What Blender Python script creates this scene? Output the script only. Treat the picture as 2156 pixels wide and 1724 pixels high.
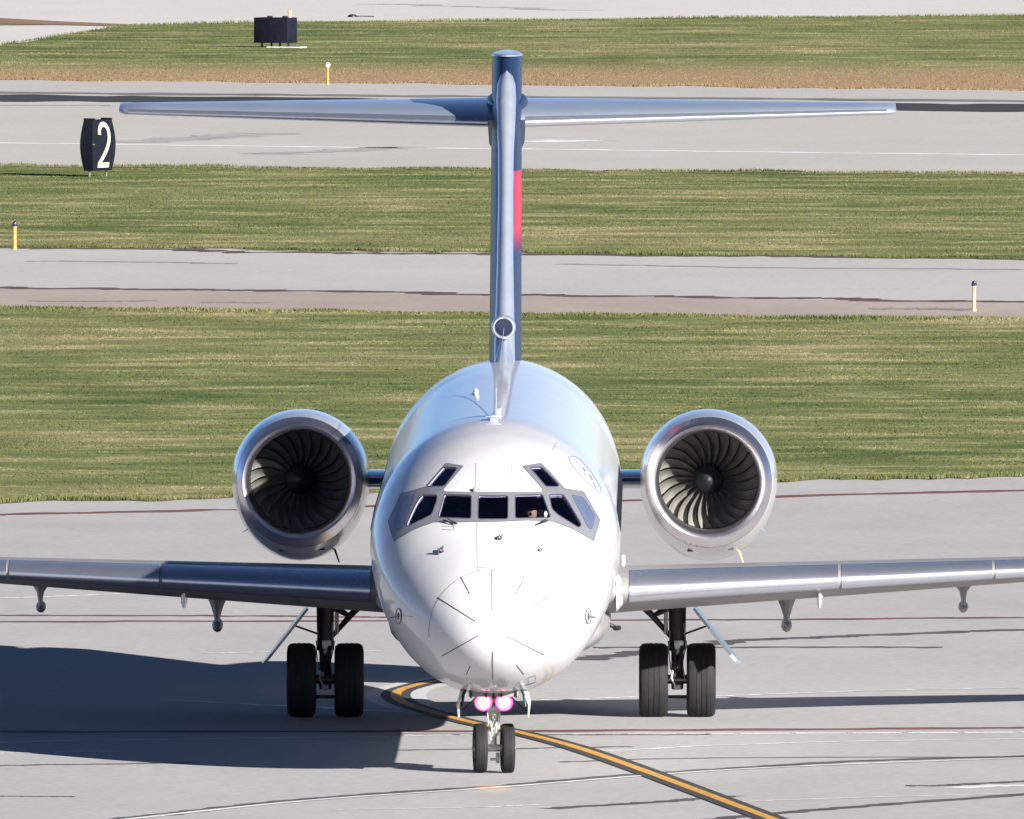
import bpy, bmesh, math, random
import numpy as np
from mathutils import Vector, Matrix, geometry
from mathutils.bvhtree import BVHTree
R = math.radians
random.seed(7); rng = np.random.default_rng(7)
scene = bpy.context.scene
for o in list(bpy.data.objects): bpy.data.objects.remove(o)
COL = scene.collection

# ------------------------------------------------------------------ camera
F = 60800.0; W0, H0 = 2156.0, 1724.4          # focal length and frame measured in units of the photo overview
CX, CY, CZ = 0.24, -382.4, 16.9
PITCH = math.atan((862.2 + 1059.0) / F)
cam_d = bpy.data.cameras.new('camera'); cam = bpy.data.objects.new('camera', cam_d); COL.objects.link(cam)
cam_d.lens = F / W0 * 36.0; cam_d.sensor_width = 36.0
cam_d.clip_start = 1.0; cam_d.clip_end = 20000.0
cam.location = (CX, CY, CZ); cam.rotation_euler = (math.pi / 2 - PITCH, 0, 0)
scene.camera = cam
scene.render.resolution_x = 1024; scene.render.resolution_y = 819

# ------------------------------------------------------------------ light
SUN = Vector((1.71, -2.12, 1.0)).normalized()          # towards the sun
elev = math.asin(SUN.z); azim = math.atan2(SUN.x, SUN.y)
world = bpy.data.worlds.new('World'); scene.world = world; world.use_nodes = True
nt = world.node_tree; nt.nodes.clear()
sky = nt.nodes.new('ShaderNodeTexSky'); sky.sky_type = 'NISHITA'; sky.sun_disc = False
sky.sun_elevation = elev; sky.sun_rotation = azim; sky.air_density = 0.26; sky.dust_density = 0.05; sky.ozone_density = 2.6
bgn = nt.nodes.new('ShaderNodeBackground'); bgn.inputs[1].default_value = 0.05
outn = nt.nodes.new('ShaderNodeOutputWorld')
nt.links.new(sky.outputs[0], bgn.inputs[0]); nt.links.new(bgn.outputs[0], outn.inputs[0])
sd = bpy.data.lights.new('sun', 'SUN'); sd.energy = 5.0; sd.angle = R(0.5); sd.color = (1.0, 0.955, 0.90)
so = bpy.data.objects.new('sun', sd); COL.objects.link(so); so.location = (60, -120, 80)
so.rotation_euler = SUN.to_track_quat('Z', 'Y').to_euler()
scene.view_settings.view_transform = 'Standard'; scene.view_settings.look = 'None'
scene.view_settings.exposure = 1.34; scene.view_settings.gamma = 1.0

# ------------------------------------------------------------------ measuring helpers
YAW = R(-0.30)                                    # the aircraft stands turned a touch
rootM = Matrix.Rotation(YAW, 4, 'Z'); rootI = rootM.inverted()
cp, sp_ = math.cos(PITCH), math.sin(PITCH)
CAMP = Vector((CX, CY, CZ))
def ray(dx, dy):
    a = (dx - W0 / 2) / F; b = -(dy - H0 / 2) / F
    return Vector((a, cp + b * sp_, -sp_ + b * cp))
def G(dx, dy, z=0.0):
    d = ray(dx, dy); k = (z - CZ) / d.z
    return Vector((CX + d.x * k, CY + d.y * k, z))
def at(dx, dy, y):                                # point of the aircraft frame at local depth y
    o = rootI @ CAMP; d = rootI.to_3x3() @ ray(dx, dy); k = (y - o.y) / d.y
    return o + d * k
def zfor(dy, y): return at(1060, dy, y).z

# ------------------------------------------------------------------ materials
def newmat(name):
    m = bpy.data.materials.new(name); m.use_nodes = True
    return m, m.node_tree, m.node_tree.nodes['Principled BSDF']
def setp(b, **k):
    for n, v in k.items():
        n = {'col': 'Base Color', 'rough': 'Roughness', 'metal': 'Metallic', 'coat': 'Coat Weight', 'coatr': 'Coat Roughness',
             'spec': 'Specular IOR Level', 'em': 'Emission Color', 'ems': 'Emission Strength'}[n]
        if n in ('Base Color', 'Emission Color') and len(v) == 3: v = (*v, 1)
        b.inputs[n].default_value = v
def noise(t, scale, detail=4, rough=.55, vec=None, sc=(1, 1, 1)):
    n = t.nodes.new('ShaderNodeTexNoise'); n.inputs['Scale'].default_value = scale
    n.inputs['Detail'].default_value = detail; n.inputs['Roughness'].default_value = rough
    mp = t.nodes.new('ShaderNodeMapping'); mp.inputs['Scale'].default_value = sc
    if vec is None:
        tc = t.nodes.new('ShaderNodeTexCoord'); vec = tc.outputs['Object']
    t.links.new(vec, mp.inputs[0]); t.links.new(mp.outputs[0], n.inputs['Vector'])
    return n.outputs['Fac']
def ramp(t, fac, stops):
    r = t.nodes.new('ShaderNodeValToRGB'); e = r.color_ramp.elements
    while len(e) < len(stops): e.new(.5)
    for i, (p, c) in enumerate(stops):
        e[i].position = p; e[i].color = (*c, 1) if len(c) == 3 else c
    t.links.new(fac, r.inputs[0]); return r.outputs[0]
def mixc(t, fac, a, b, mode='MIX'):
    m = t.nodes.new('ShaderNodeMix'); m.data_type = 'RGBA'; m.blend_type = mode
    if isinstance(fac, (int, float)): m.inputs[0].default_value = fac
    else: t.links.new(fac, m.inputs[0])
    for i, v in ((6, a), (7, b)):
        if isinstance(v, (tuple, list)): m.inputs[i].default_value = (*v, 1) if len(v) == 3 else v
        else: t.links.new(v, m.inputs[i])
    return m.outputs[2]
def bump(t, b, h, s, dist=.01):
    n = t.nodes.new('ShaderNodeBump'); n.inputs['Strength'].default_value = s; n.inputs['Distance'].default_value = dist
    t.links.new(h, n.inputs['Height']); t.links.new(n.outputs[0], b.inputs['Normal'])

def simple(name, col, rough=.5, metal=0, coat=0, var=.12, scale=6, spec=.5, coatr=.05, sc=(1, 1, 1)):
    m, t, b = newmat(name); setp(b, rough=rough, metal=metal, coat=coat, coatr=coatr, spec=spec)
    n = noise(t, scale, 5, .6, sc=sc)
    c0 = tuple(max(0, v * (1 - var)) for v in col); c1 = tuple(min(1, v * (1 + var * .6)) for v in col)
    t.links.new(ramp(t, n, [(.3, c0), (.7, c1)]), b.inputs['Base Color'])
    return m
def pavement(name, a, b_, stain=(.16, .15, .145), streak=.5, sdir=(1, .12, 1)):
    m, t, b = newmat(name); setp(b, rough=.85, spec=.25)
    big = noise(t, .05, 4, .6, sc=(1.6, .5, 1)); mid = noise(t, .35, 5, .65, sc=(1, .35, 1)); fine = noise(t, 5.5, 6, .75)
    c = ramp(t, big, [(.3, a), (.7, b_)])
    c = mixc(t, ramp(t, mid, [(.35, (0, 0, 0)), (.75, (streak * .5,) * 3)]), c, stain)
    g = ramp(t, fine, [(.3, (.80,) * 3), (.7, (1.12,) * 3)])
    c = mixc(t, 1.0, c, g, 'MULTIPLY')
    t.links.new(c, b.inputs['Base Color']); bump(t, b, fine, .25, .004)
    return m
M = {}
M['apron'] = pavement('apron_concrete', (.40, .39, .385), (.46, .445, .44), (.30, .29, .285), .85)
M['taxi'] = pavement('taxiway_asphalt', (.42, .405, .395), (.48, .465, .45), (.35, .33, .32), .5)
M['runway'] = pavement('runway_concrete', (.44, .42, .385), (.50, .475, .44), (.38, .355, .33), .5)
M['farpave'] = pavement('far_concrete', (.54, .52, .50), (.60, .575, .555), (.48, .46, .44), .4)
M['shoulder'] = pavement('shoulder_gravel', (.36, .305, .27), (.43, .37, .33), (.25, .20, .175), .8)
M['tar'] = pavement('rubber_dark', (.030, .030, .036), (.050, .050, .056), (.03, .03, .03), .6)
M['soft_tar'] = pavement('rubber_grey', (.14, .14, .145), (.26, .25, .25), (.08, .08, .08), .8)
M['pale_edge'] = pavement('pale_paint_edge', (.50, .50, .50), (.60, .60, .59), (.40, .40, .40), .5)
M['brown'] = pavement('brown_soil', (.22, .125, .085), (.30, .18, .13), (.12, .07, .05), .8)
M['soil_edge'] = simple('soil_edge', (.12, .085, .05), .9, var=.6, scale=1.2)
M['brownish'] = simple('brownish_verge', (.26, .19, .12), .9, var=.4, scale=1.2)
M['seam_red'] = simple('seam_red', (.17, .06, .055), .8, var=.5, scale=2)
M['seam_dark'] = simple('seam_dark', (.085, .078, .08), .8, var=.4, scale=1.5)
M['seam_soft'] = simple('seam_soft', (.24, .225, .22), .8, var=.3, scale=1.5)
M['seam_brown'] = simple('seam_brown', (.085, .05, .04), .9, var=.6, scale=1.2)
M['smear'] = simple('rubber_smear', (.36, .34, .32), .8, var=.2, scale=.6)
M['line_white'] = simple('line_white', (.72, .72, .71), .7, var=.25, scale=2)
M['line_yellow'] = simple('line_yellow', (.62, .32, .05), .7, var=.4, scale=7)
M['line_black'] = simple('line_black', (.042, .038, .040), .8, var=.35, scale=3)

def grassmat(name, blade=False):
    m, t, b = newmat(name); setp(b, rough=.8, spec=.15)
    geo = t.nodes.new('ShaderNodeNewGeometry'); pos = geo.outputs['Position']
    big = noise(t, .10, 5, .62, pos, (.42, .34, 0)); mid = noise(t, .55, 5, .70, pos, (.45, .62, 0)); fine = noise(t, 4, 4, .75, pos, (1, .6, 0))
    c = ramp(t, big, [(.40, (.085, .118, .034)), (.47, (.125, .152, .046)), (.54, (.185, .185, .070)), (.62, (.28, .245, .120))])
    c2 = ramp(t, mid, [(.38, (.062, .090, .028)), (.46, (.128, .152, .048)), (.54, (.215, .212, .085)), (.61, (.42, .345, .19))])
    c = mixc(t, .56, c, c2)
    # straw coloured edges: attribute of distance bands painted as a real change of plant cover
    sepx = t.nodes.new('ShaderNodeSeparateXYZ'); t.links.new(pos, sepx.inputs[0])
    mr = t.nodes.new('ShaderNodeMapRange'); mr.inputs['From Min'].default_value = 478; mr.inputs['From Max'].default_value = 447
    wob = t.nodes.new('ShaderNodeMath'); wob.operation = 'MULTIPLY_ADD'; wob.inputs[1].default_value = 34
    t.links.new(mid, wob.inputs[0]); t.links.new(sepx.outputs['Y'], wob.inputs[2])
    mr.inputs['From Min'].default_value = 502; mr.inputs['From Max'].default_value = 478
    t.links.new(wob.outputs[0], mr.inputs['Value'])
    ad = t.nodes.new('ShaderNodeMath'); ad.operation = 'GREATER_THAN'; ad.inputs[1].default_value = 430
    t.links.new(sepx.outputs['Y'], ad.inputs[0])
    mu = t.nodes.new('ShaderNodeMath'); mu.operation = 'MULTIPLY'
    t.links.new(mr.outputs[0], mu.inputs[0]); t.links.new(ad.outputs[0], mu.inputs[1])
    c = mixc(t, mu.outputs[0], c, (.33, .225, .125))
    g = ramp(t, fine, [(.3, (.82,) * 3), (.7, (1.16,) * 3)])
    c = mixc(t, 1.0, c, g, 'MULTIPLY')
    if blade:
        pass
    t.links.new(c, b.inputs['Base Color'])
    if blade:                                       # thin leaves pass light
        tl_ = t.nodes.new('ShaderNodeBsdfTranslucent'); df = t.nodes.new('ShaderNodeBsdfDiffuse'); ad_ = t.nodes.new('ShaderNodeAddShader')
        c = mixc(t, 1.0, c, (.56, .58, .60), 'MULTIPLY'); t.links.new(c, tl_.inputs[0]); t.links.new(c, df.inputs[0]); t.links.new(df.outputs[0], ad_.inputs[0]); t.links.new(tl_.outputs[0], ad_.inputs[1])
        t.links.new(ad_.outputs[0], t.nodes['Material Output'].inputs[0])
    return m
M['grass'] = grassmat('grass_soil'); M['blade'] = grassmat('grass_blades', True)

M['white'] = simple('white_paint', (.575, .575, .585), .34, 0, .6, .07, 1.6, coatr=.05, sc=(1, 1, .4))
_t = M['white'].node_tree; _b = _t.nodes['Principled BSDF']; bump(_t, _b, noise(_t, 1.0, 3, .5, sc=(.35, 2.6, .35)), .22, .012)
_n = [n for n in _t.nodes if n.type == 'BUMP'][0]; _t.links.new(_n.outputs[0], _b.inputs['Coat Normal'])
M['nac'] = simple('nacelle_paint', (.60, .59, .57), .25, .3, .7, .06, 3, coatr=.08)
M['chrome'] = simple('polished_metal', (.60, .63, .71), .27, .86, 0, .06, 5)
M['lipm'] = simple('lip_metal', (.78, .74, .78), .34, 1, 0, .08, 5)
M['wingm'] = simple('wing_grey', (.24, .23, .225), .55, .05, .1, .12, 2, sc=(1, 3, 1))
M['stab'] = simple('stabiliser_paint', (.42, .47, .56), .30, .45, .4, .05, 2)
M['lead'] = simple('fin_edge_metal', (.50, .55, .66), .25, .6, .3, .08, 3)
M['navy'] = simple('navy_paint', (.014, .03, .085), .22, .1, .8, .15, 3)
M['frame'] = simple('window_frame_paint', (.23, .24, .265), .4, .3, .3, .08, 8)
M['panel'] = simple('blank_side_pane', (.12, .15, .24), .25, .2, .5, .1, 6)
M['dark'] = simple('dark_metal', (.035, .033, .036), .5, .6, 0, .3, 10)
M['gearm'] = simple('gear_metal', (.33, .32, .30), .45, .7, 0, .35, 14)
M['gearw'] = simple('gear_pale', (.62, .64, .58), .4, .2, .2, .25, 12)
M['tyre'] = simple('tyre_rubber', (.017, .017, .018), .75, 0, 0, .25, 12, spec=.3)
M['inside'] = simple('cockpit_lining', (.28, .27, .38), .8, 0, 0, .2, 6)
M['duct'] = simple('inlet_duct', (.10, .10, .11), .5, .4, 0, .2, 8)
M['blademetal'] = simple('fan_blade_metal', (.36, .345, .31), .42, .5, 0, .25, 9)
M['spin'] = simple('spinner_grey', (.03, .033, .037), .5, .2, 0, .2, 9)
M['mark'] = simple('dark_marking', (.06, .05, .08), .6, 0, 0, .2, 9)
M['softline'] = simple('panel_line', (.14, .14, .17), .6, 0, 0, .2, 9)
M['signblk'] = simple('sign_black', (.008, .010, .018), .8, .0, 0, .25, 5, spec=.1)
M['signdk'] = simple('sign_housing', (.009, .010, .018), .8, 0, 0, .3, 6, spec=.1)
M['digit'] = simple('sign_digit_white', (.47, .54, .33), .6, 0, 0, .08, 9)
M['stake'] = simple('stake_yellow', (.66, .30, .08), .5, 0, 0, .15, 20)
M['stakeo'] = simple('stake_orange', (.85, .50, .24), .5, 0, 0, .15, 20)
M['lampw'] = simple('lamp_cap_white', (.8, .8, .76), .3, 0, .5, .05, 20)
M['lampb'] = simple('lamp_cap_blue', (.02, .03, .09), .2, 0, .5, .1, 20)
M['red'] = simple('red_paint', (.55, .03, .05), .3, 0, .5, .1, 5)
M['skin'] = simple('skin', (.26, .15, .11), .5, 0, 0, .1, 15)
M['shirt'] = simple('shirt_white', (.78, .82, .76), .8, 0, 0, .05, 15)
M['hair'] = simple('hair_dark', (.03, .02, .015), .6, 0, 0, .2, 40)
M['paper'] = simple('paper', (.75, .78, .68), .7, 0, 0, .05, 15)
# fin paint: navy with the red field on its right flank, fading through crimson
def finmat():
    m, t, b = newmat('fin_paint'); setp(b, rough=.42, metal=.1, coat=.12, coatr=.2, spec=.3)
    tc = t.nodes.new('ShaderNodeTexCoord'); s = t.nodes.new('ShaderNodeSeparateXYZ'); t.links.new(tc.outputs['Object'], s.inputs[0])
    zr = ramp(t, mr_(t, s.outputs['Z'], 4.4, 9.0), [(0, (.014, .028, .075)), (.385, (.014, .028, .075)), (.41, (.14, .014, .06)), (.455, (.42, .022, .045)), (.6285, (.42, .022, .045)), (.6295, (.012, .024, .065)), (1, (.012, .024, .065))])
    gx = t.nodes.new('ShaderNodeMath'); gx.operation = 'GREATER_THAN'; gx.inputs[1].default_value = 0.02; t.links.new(s.outputs['X'], gx.inputs[0])
    c = mixc(t, gx.outputs[0], (.012, .024, .065), zr); t.links.new(c, b.inputs['Base Color']); return m
def mr_(t, v, a, b):
    n = t.nodes.new('ShaderNodeMapRange'); n.inputs['From Min'].default_value = a; n.inputs['From Max'].default_value = b
    t.links.new(v, n.inputs['Value']); return n.outputs[0]
M['fin'] = finmat()
def glassmat():
    m, t, b = newmat('cockpit_glass'); t.nodes.remove(b); o = t.nodes['Material Output']
    tr = t.nodes.new('ShaderNodeBsdfTransparent'); tr.inputs[0].default_value = (.88, .90, .95, 1)
    gl = t.nodes.new('ShaderNodeBsdfGlossy'); gl.inputs['Roughness'].default_value = .10; gl.inputs[0].default_value = (.75, .75, 1, 1)
    fr = t.nodes.new('ShaderNodeFresnel'); fr.inputs[0].default_value = 1.7; mx = t.nodes.new('ShaderNodeMixShader')
    t.links.new(fr.outputs[0], mx.inputs[0]); t.links.new(tr.outputs[0], mx.inputs[1]); t.links.new(gl.outputs[0], mx.inputs[2])
    t.links.new(mx.outputs[0], o.inputs[0]); return m
M['glass'] = glassmat()
def lampmat():
    m, t, b = newmat('landing_lamp'); setp(b, col=(.9, .9, .9), rough=.2, em=(1, .62, .74), ems=5)
    tc = t.nodes.new('ShaderNodeTexCoord'); g = t.nodes.new('ShaderNodeTexGradient'); g.gradient_type = 'SPHERICAL'
    mp = t.nodes.new('ShaderNodeMapping'); mp.inputs['Scale'].default_value = (8.0, 0.0, 8.0)
    t.links.new(tc.outputs['Object'], mp.inputs[0]); t.links.new(mp.outputs[0], g.inputs[0])
    c = ramp(t, g.outputs['Fac'], [(0, (1, .01, .30)), (.26, (1, .03, .30)), (.42, (1, .22, .36)), (.58, (1, .62, .62)), (.82, (1, .95, .90))])
    t.links.new(c, b.inputs['Emission Color']); b.inputs['Emission Strength'].default_value = 1.6
    return m
M['lamp'] = lampmat()

# ------------------------------------------------------------------ mesh helpers
def mk(name, verts, faces, mat, parent=None, smooth=None, loc=None):
    me = bpy.data.meshes.new(name); me.from_pydata([tuple(v) for v in verts], [], faces); me.update()
    me.materials.append(mat)
    if smooth is not None:
        me.shade_smooth(); me.set_sharp_from_angle(angle=R(smooth))
    o = bpy.data.objects.new(name, me); COL.objects.link(o)
    if parent: o.parent = parent
    if loc is not None: o.location = loc
    return o
def fixn(o):
    bm = bmesh.new(); bm.from_mesh(o.data); bmesh.ops.remove_doubles(bm, verts=bm.verts, dist=1e-6)
    bmesh.ops.recalc_face_normals(bm, faces=bm.faces); bm.to_mesh(o.data); bm.free(); return o
class B:                                        # collects shapes for ONE mesh
    def __init__(s): s.v = []; s.f = []
    def add(s, v, f): n = len(s.v); s.v += [tuple(p) for p in v]; s.f += [tuple(i + n for i in q) for q in f]; return s
    def loft(s, rings, cap=True, closed=True):
        n = len(rings[0]); v = [p for r in rings for p in r]; f = []
        for i in range(len(rings) - 1):
            for j in range(n if closed else n - 1):
                k = (j + 1) % n; f.append((i * n + j, i * n + k, (i + 1) * n + k, (i + 1) * n + j))
        if cap and closed:
            f.append(tuple(range(n - 1, -1, -1))); f.append(tuple((len(rings) - 1) * n + j for j in range(n)))
        return s.add(v, f)
    def tube(s, pts, rad, n=12):
        pts = [Vector(p) for p in pts]; rings = []
        if not isinstance(rad, (list, tuple)): rad = [rad] * len(pts)
        for i, p in enumerate(pts):
            d = (pts[min(i + 1, len(pts) - 1)] - pts[max(i - 1, 0)]).normalized()
            a = d.orthogonal().normalized() if i == 0 else (pa - d * pa.dot(d)).normalized()
            pa = a; b = d.cross(a)
            rings.append([p + (a * math.cos(2 * math.pi * j / n) + b * math.sin(2 * math.pi * j / n)) * rad[i] for j in range(n)])
        return s.loft(rings)
    def box(s, c, size, rot=None, bev=0.0):
        bm = bmesh.new(); bmesh.ops.create_cube(bm, size=1); bmesh.ops.scale(bm, vec=size, verts=bm.verts)
        if bev: bmesh.ops.bevel(bm, geom=bm.edges[:], offset=bev, segments=2, affect='EDGES', profile=.5)
        if rot: bmesh.ops.rotate(bm, matrix=rot, verts=bm.verts)
        bmesh.ops.translate(bm, vec=c, verts=bm.verts); bm.verts.index_update()
        s.add([v.co.copy() for v in bm.verts], [tuple(v.index for v in f.verts) for f in bm.faces]); bm.free(); return s
    def lathe(s, prof, c, axis='X', n=48):       # prof: (axial, radius)
        rings = []
        for a, r in prof:
            rg = []
            for j in range(n):
                t = 2 * math.pi * j / n; u, w = r * math.cos(t), r * math.sin(t)
                rg.append({'X': (c[0] + a, c[1] + u, c[2] + w), 'Y': (c[0] + u, c[1] + a, c[2] + w), 'Z': (c[0] + u, c[1] + w, c[2] + a)}[axis])
            rings.append(rg)
        return s.loft(rings)
    def sphere(s, c, r, n=16, m=10):
        rr = r if isinstance(r, (tuple, list)) else (r, r, r)
        rings = []
        for i in range(m + 1):
            t = math.pi * (i / m) ; t = min(max(t, .02), math.pi - .02)
            rings.append([(c[0] + rr[0] * math.sin(t) * math.cos(2 * math.pi * j / n), c[1] + rr[1] * math.sin(t) * math.sin(2 * math.pi * j / n), c[2] + rr[2] * math.cos(t)) for j in range(n)])
        return s.loft(rings)
    def build(s, name, mat, parent=None, smooth=35, loc=None): return fixn(mk(name, s.v, s.f, mat, parent, smooth, loc))
def empty(name, loc=(0, 0, 0), rz=0):
    o = bpy.data.objects.new(name, None); COL.objects.link(o); o.location = loc; o.rotation_euler = (0, 0, rz); return o
def tag(o, label=None, cat=None, group=None, kind=None):
    for k, v in (('label', label), ('category', cat), ('group', group), ('kind', kind)):
        if v: o[k] = v
    return o
def pchip(xs, ys):
    xs = np.array(xs, float); ys = np.array(ys, float); h = np.diff(xs); d = np.diff(ys) / h; m = np.zeros_like(ys)
    for i in range(1, len(xs) - 1):
        if d[i - 1] * d[i] > 0:
            w1 = 2 * h[i] + h[i - 1]; w2 = h[i] + 2 * h[i - 1]; m[i] = (w1 + w2) / (w1 / d[i - 1] + w2 / d[i])
    m[0] = d[0]; m[-1] = d[-1]
    def f(x):
        i = int(min(max(np.searchsorted(xs, x) - 1, 0), len(xs) - 2)); t = (x - xs[i]) / h[i]; t = min(max(t, 0), 1)
        return float((1 + 2 * t) * (1 - t) ** 2 * ys[i] + t * (1 - t) ** 2 * h[i] * m[i] + t * t * (3 - 2 * t) * ys[i + 1] + t * t * (t - 1) * h[i] * m[i + 1])
    return f

# ================================================================== THE SETTING
def ground_poly(name, pts, z, mat, sub=1):
    o = mk(name, [(p[0], p[1], z) for p in pts], [tuple(range(len(pts)))], mat); tag(o, kind='structure')
    bm = bmesh.new(); bm.from_mesh(o.data); bmesh.ops.triangulate(bm, faces=bm.faces)
    for f in bm.faces:
        if f.normal.z < 0: f.normal_flip()
    bm.to_mesh(o.data); bm.free(); return o
def edge(a, b, x0=-140, x1=140, n=160, wob=.0, seed=0):
    """ground line through two picture points, extended to both sides, with a ragged run"""
    A, Bq = G(*a), G(*b); sl = (Bq.y - A.y) / (Bq.x - A.x); r = np.random.default_rng(seed); out = []
    for i in range(n + 1):
        x = x0 + (x1 - x0) * i / n; y = A.y + sl * (x - A.x)
        out.append((x, y + wob * (math.sin(x * .9 + seed) * .4 + math.sin(x * 2.3 + 2 * seed) * .3 + r.normal() * .35)))
    return out
def band(name, e0, e1, z, mat): return ground_poly(name, e0 + e1[::-1], z, mat)
ground_poly('ground', [(-4000, -1500), (4000, -1500), (4000, 9000), (-4000, 9000)], -.006, M['grass'])
E_apron = edge((0, 1060), (2156, 1001), n=900, wob=.9, seed=3)
ground_poly('apron', [(-140, -420), (140, -420)] + E_apron[::-1], .0, M['apron'])
e_sh0 = edge((0, 646), (2156, 672), n=300, wob=.8, seed=5); e_sh1 = edge((0, 607), (2156, 636), n=300, wob=.3, seed=6)
band('shoulder', e_sh0, e_sh1, .0, M['shoulder'])
e_tx1 = edge((0, 519), (2156, 545), n=600, wob=1.0, seed=8)
band('taxiway', e_sh1, e_tx1, .0, M['taxi'])
e_rw0 = edge((0, 347), (2156, 366), n=600, wob=1.2, seed=9); e_rw1 = edge((0, 168), (2156, 191), n=600, wob=1.2, seed=10)
band('runway', e_rw0, e_rw1, .0, M['runway'])
band('asphalt_edge_strip', edge((0, 193), (2156, 216), wob=.3, seed=2), e_rw1, .004, M['taxi'])
band('dark_rubber_strip', edge((0, 213), (2156, 236), n=400, wob=.9, seed=12), edge((0, 200), (2156, 220), n=400, wob=.9, seed=13), .008, M['tar'])  # plain dark-toned band with ragged edges across the far runway
band('rubber_trace', edge((0, 197), (2156, 215), n=400, wob=.8, seed=14), edge((0, 193.5), (2156, 211), n=400, wob=.8, seed=15), .010, M['soft_tar'])  # thin grey-toned line just beyond the dark band
# far apron beyond the last grass, with a spur on the left
def verge(name, e, w, seed, mat='soil_edge'):
    r = np.random.default_rng(seed); q = [(x, y + w * min(.25 + .5 * abs(r.normal()), .95)) for x, y in e]; return band(name, e, q, .003, M[mat])
verge('apron_verge', [(x, y - .25) for x, y in E_apron], 1.9, 71); verge('shoulder_verge', [(x, y - .5) for x, y in e_tx1], 1.6, 72)
verge('runway_verge', [(x, y - 1.6) for x, y in e_rw0], 2.6, 73, 'brownish')
far = [G(280, 52), G(620, 46), G(1000, 43), G(1500, 37), G(2156, 32)]
e_far = [(-160, G(0, 38).y + 0)] + [(G(0, 39).x, G(0, 39).y)] + [(G(130, 45).x, G(130, 45).y)] + [(p.x, p.y) for p in far] + [(160, G(2600, 29).y)]
ground_poly('far_apron', e_far + [(160, 1100), (900, 3000), (-900, 3000), (-160, 1100)], .0, M['farpave'])
spur = [G(-400, 60), G(0, 54), G(110, 53), G(255, 56), G(180, 65), G(110, 77), G(60, 88), G(0, 94), G(-400, 100)]
ground_poly('taxiway_spur', [(p.x, p.y) for p in spur], .0, M['farpave'])
soil = [G(-400, 36), G(0, 38), G(130, 45), G(280, 51.5), G(245, 55), G(110, 52), G(0, 50), G(-400, 50)]
ground_poly('bare_soil', [(p.x, p.y) for p in soil], .004, M['brown'])

def strip(pts, wid, z=.004, wob=0.0, seg=30, seed=0):
    """ribbon on the ground through picture points, wid in metres"""
    P = [G(*p) for p in pts]; Q = []
    for i in range(len(P) - 1):                # Catmull-Rom
        p0, p1, p2, p3 = P[max(i - 1, 0)], P[i], P[i + 1], P[min(i + 2, len(P) - 1)]
        for k in range(seg):
            t = k / seg; Q.append(.5 * ((2 * p1) + (p2 - p0) * t + (2 * p0 - 5 * p1 + 4 * p2 - p3) * t * t + (-p0 + 3 * p1 - 3 * p2 + p3) * t ** 3))
    Q.append(P[-1]); r = np.random.default_rng(seed); v = []; f = []; ww = 0
    for i, q in enumerate(Q):
        d = (Q[min(i + 1, len(Q) - 1)] - Q[max(i - 1, 0)]).normalized(); nn = Vector((-d.y, d.x, 0))
        ww = ww * .7 + r.normal() * wob; w = wid * (1 + .18 * (math.sin(i * .7 + seed) * (wob > 0))) / 2
        v += [(q + nn * (w + ww)).to_tuple()[:2] + (z,), (q - nn * (w - ww)).to_tuple()[:2] + (z,)]
        if i: f.append((2 * i - 2, 2 * i, 2 * i + 1, 2 * i - 1))
    return v, f
def strips(name, items, mat, kind='structure'):
    b = B()
    for it in items: b.add(*strip(**it))
    o = mk(name, b.v, b.f, mat); tag(o, kind=kind); return o
D = dict
strips('red_expansion_joints', [
    D(pts=[(-60, 1085), (700, 1068), (2220, 1031)], wid=.75, wob=.12, seed=1),
    D(pts=[(-60, 1296), (500, 1297), (900, 1301)], wid=.45, wob=.06, seed=2),
    D(pts=[(-60, 1309), (1300, 1306), (2220, 1300)], wid=.5, wob=.06, seed=3),
    D(pts=[(-60, 1541), (1100, 1539), (2220, 1532)], wid=.55, wob=.05, seed=4)], M['seam_red'])
strips('dark_joint_seal', [
    D(pts=[(1225, 1390), (1380, 1368), (1560, 1350), (1800, 1338), (2220, 1324)], wid=.55, wob=.07, seed=5),
    D(pts=[(1250, 1364), (1600, 1363), (1985, 1363)], wid=.42, wob=.05, seed=6),
    D(pts=[(220, 1729), (420, 1706), (640, 1684), (860, 1667), (1040, 1656), (1300, 1634), (1560, 1617), (1850, 1601), (2220, 1591)], wid=.36, wob=.02, seed=7),
    D(pts=[(1150, 1703), (1330, 1692), (1460, 1683), (1545, 1676)], wid=.32, wob=.02, seed=8),
    D(pts=[(1480, 1728), (1640, 1712), (1850, 1695), (2220, 1668)], wid=.33, wob=.02, seed=9),
    D(pts=[(1905, 1655), (2020, 1652), (2220, 1642)], wid=.3, wob=.05, seed=10),
    D(pts=[(830, 1580), (1100, 1576), (1330, 1572)], wid=.2, wob=.03, seed=11),
    D(pts=[(1180, 1605), (1500, 1596), (2220, 1594)], wid=.16, wob=.03, seed=12),
    D(pts=[(-60, 1613), (150, 1610), (420, 1606)], wid=.2, wob=.03, seed=13),
    D(pts=[(-60, 1676), (60, 1677), (160, 1678)], wid=.16, wob=.03, seed=14),
    D(pts=[(835, 1546), (1100, 1547), (1400, 1547), (1500, 1546)], wid=.2, wob=.02, seed=15)], M['seam_dark'])
strips('taxiway_joints', [
    D(pts=[(-60, 606), (500, 611), (1080, 621), (1700, 629), (2220, 637)], wid=1.2, z=.004, wob=.22, seed=16),
    D(pts=[(-60, 518), (560, 530), (1100, 535), (2220, 546)], wid=1.1, z=.004, wob=.3, seed=17)], M['seam_brown'])
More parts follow.
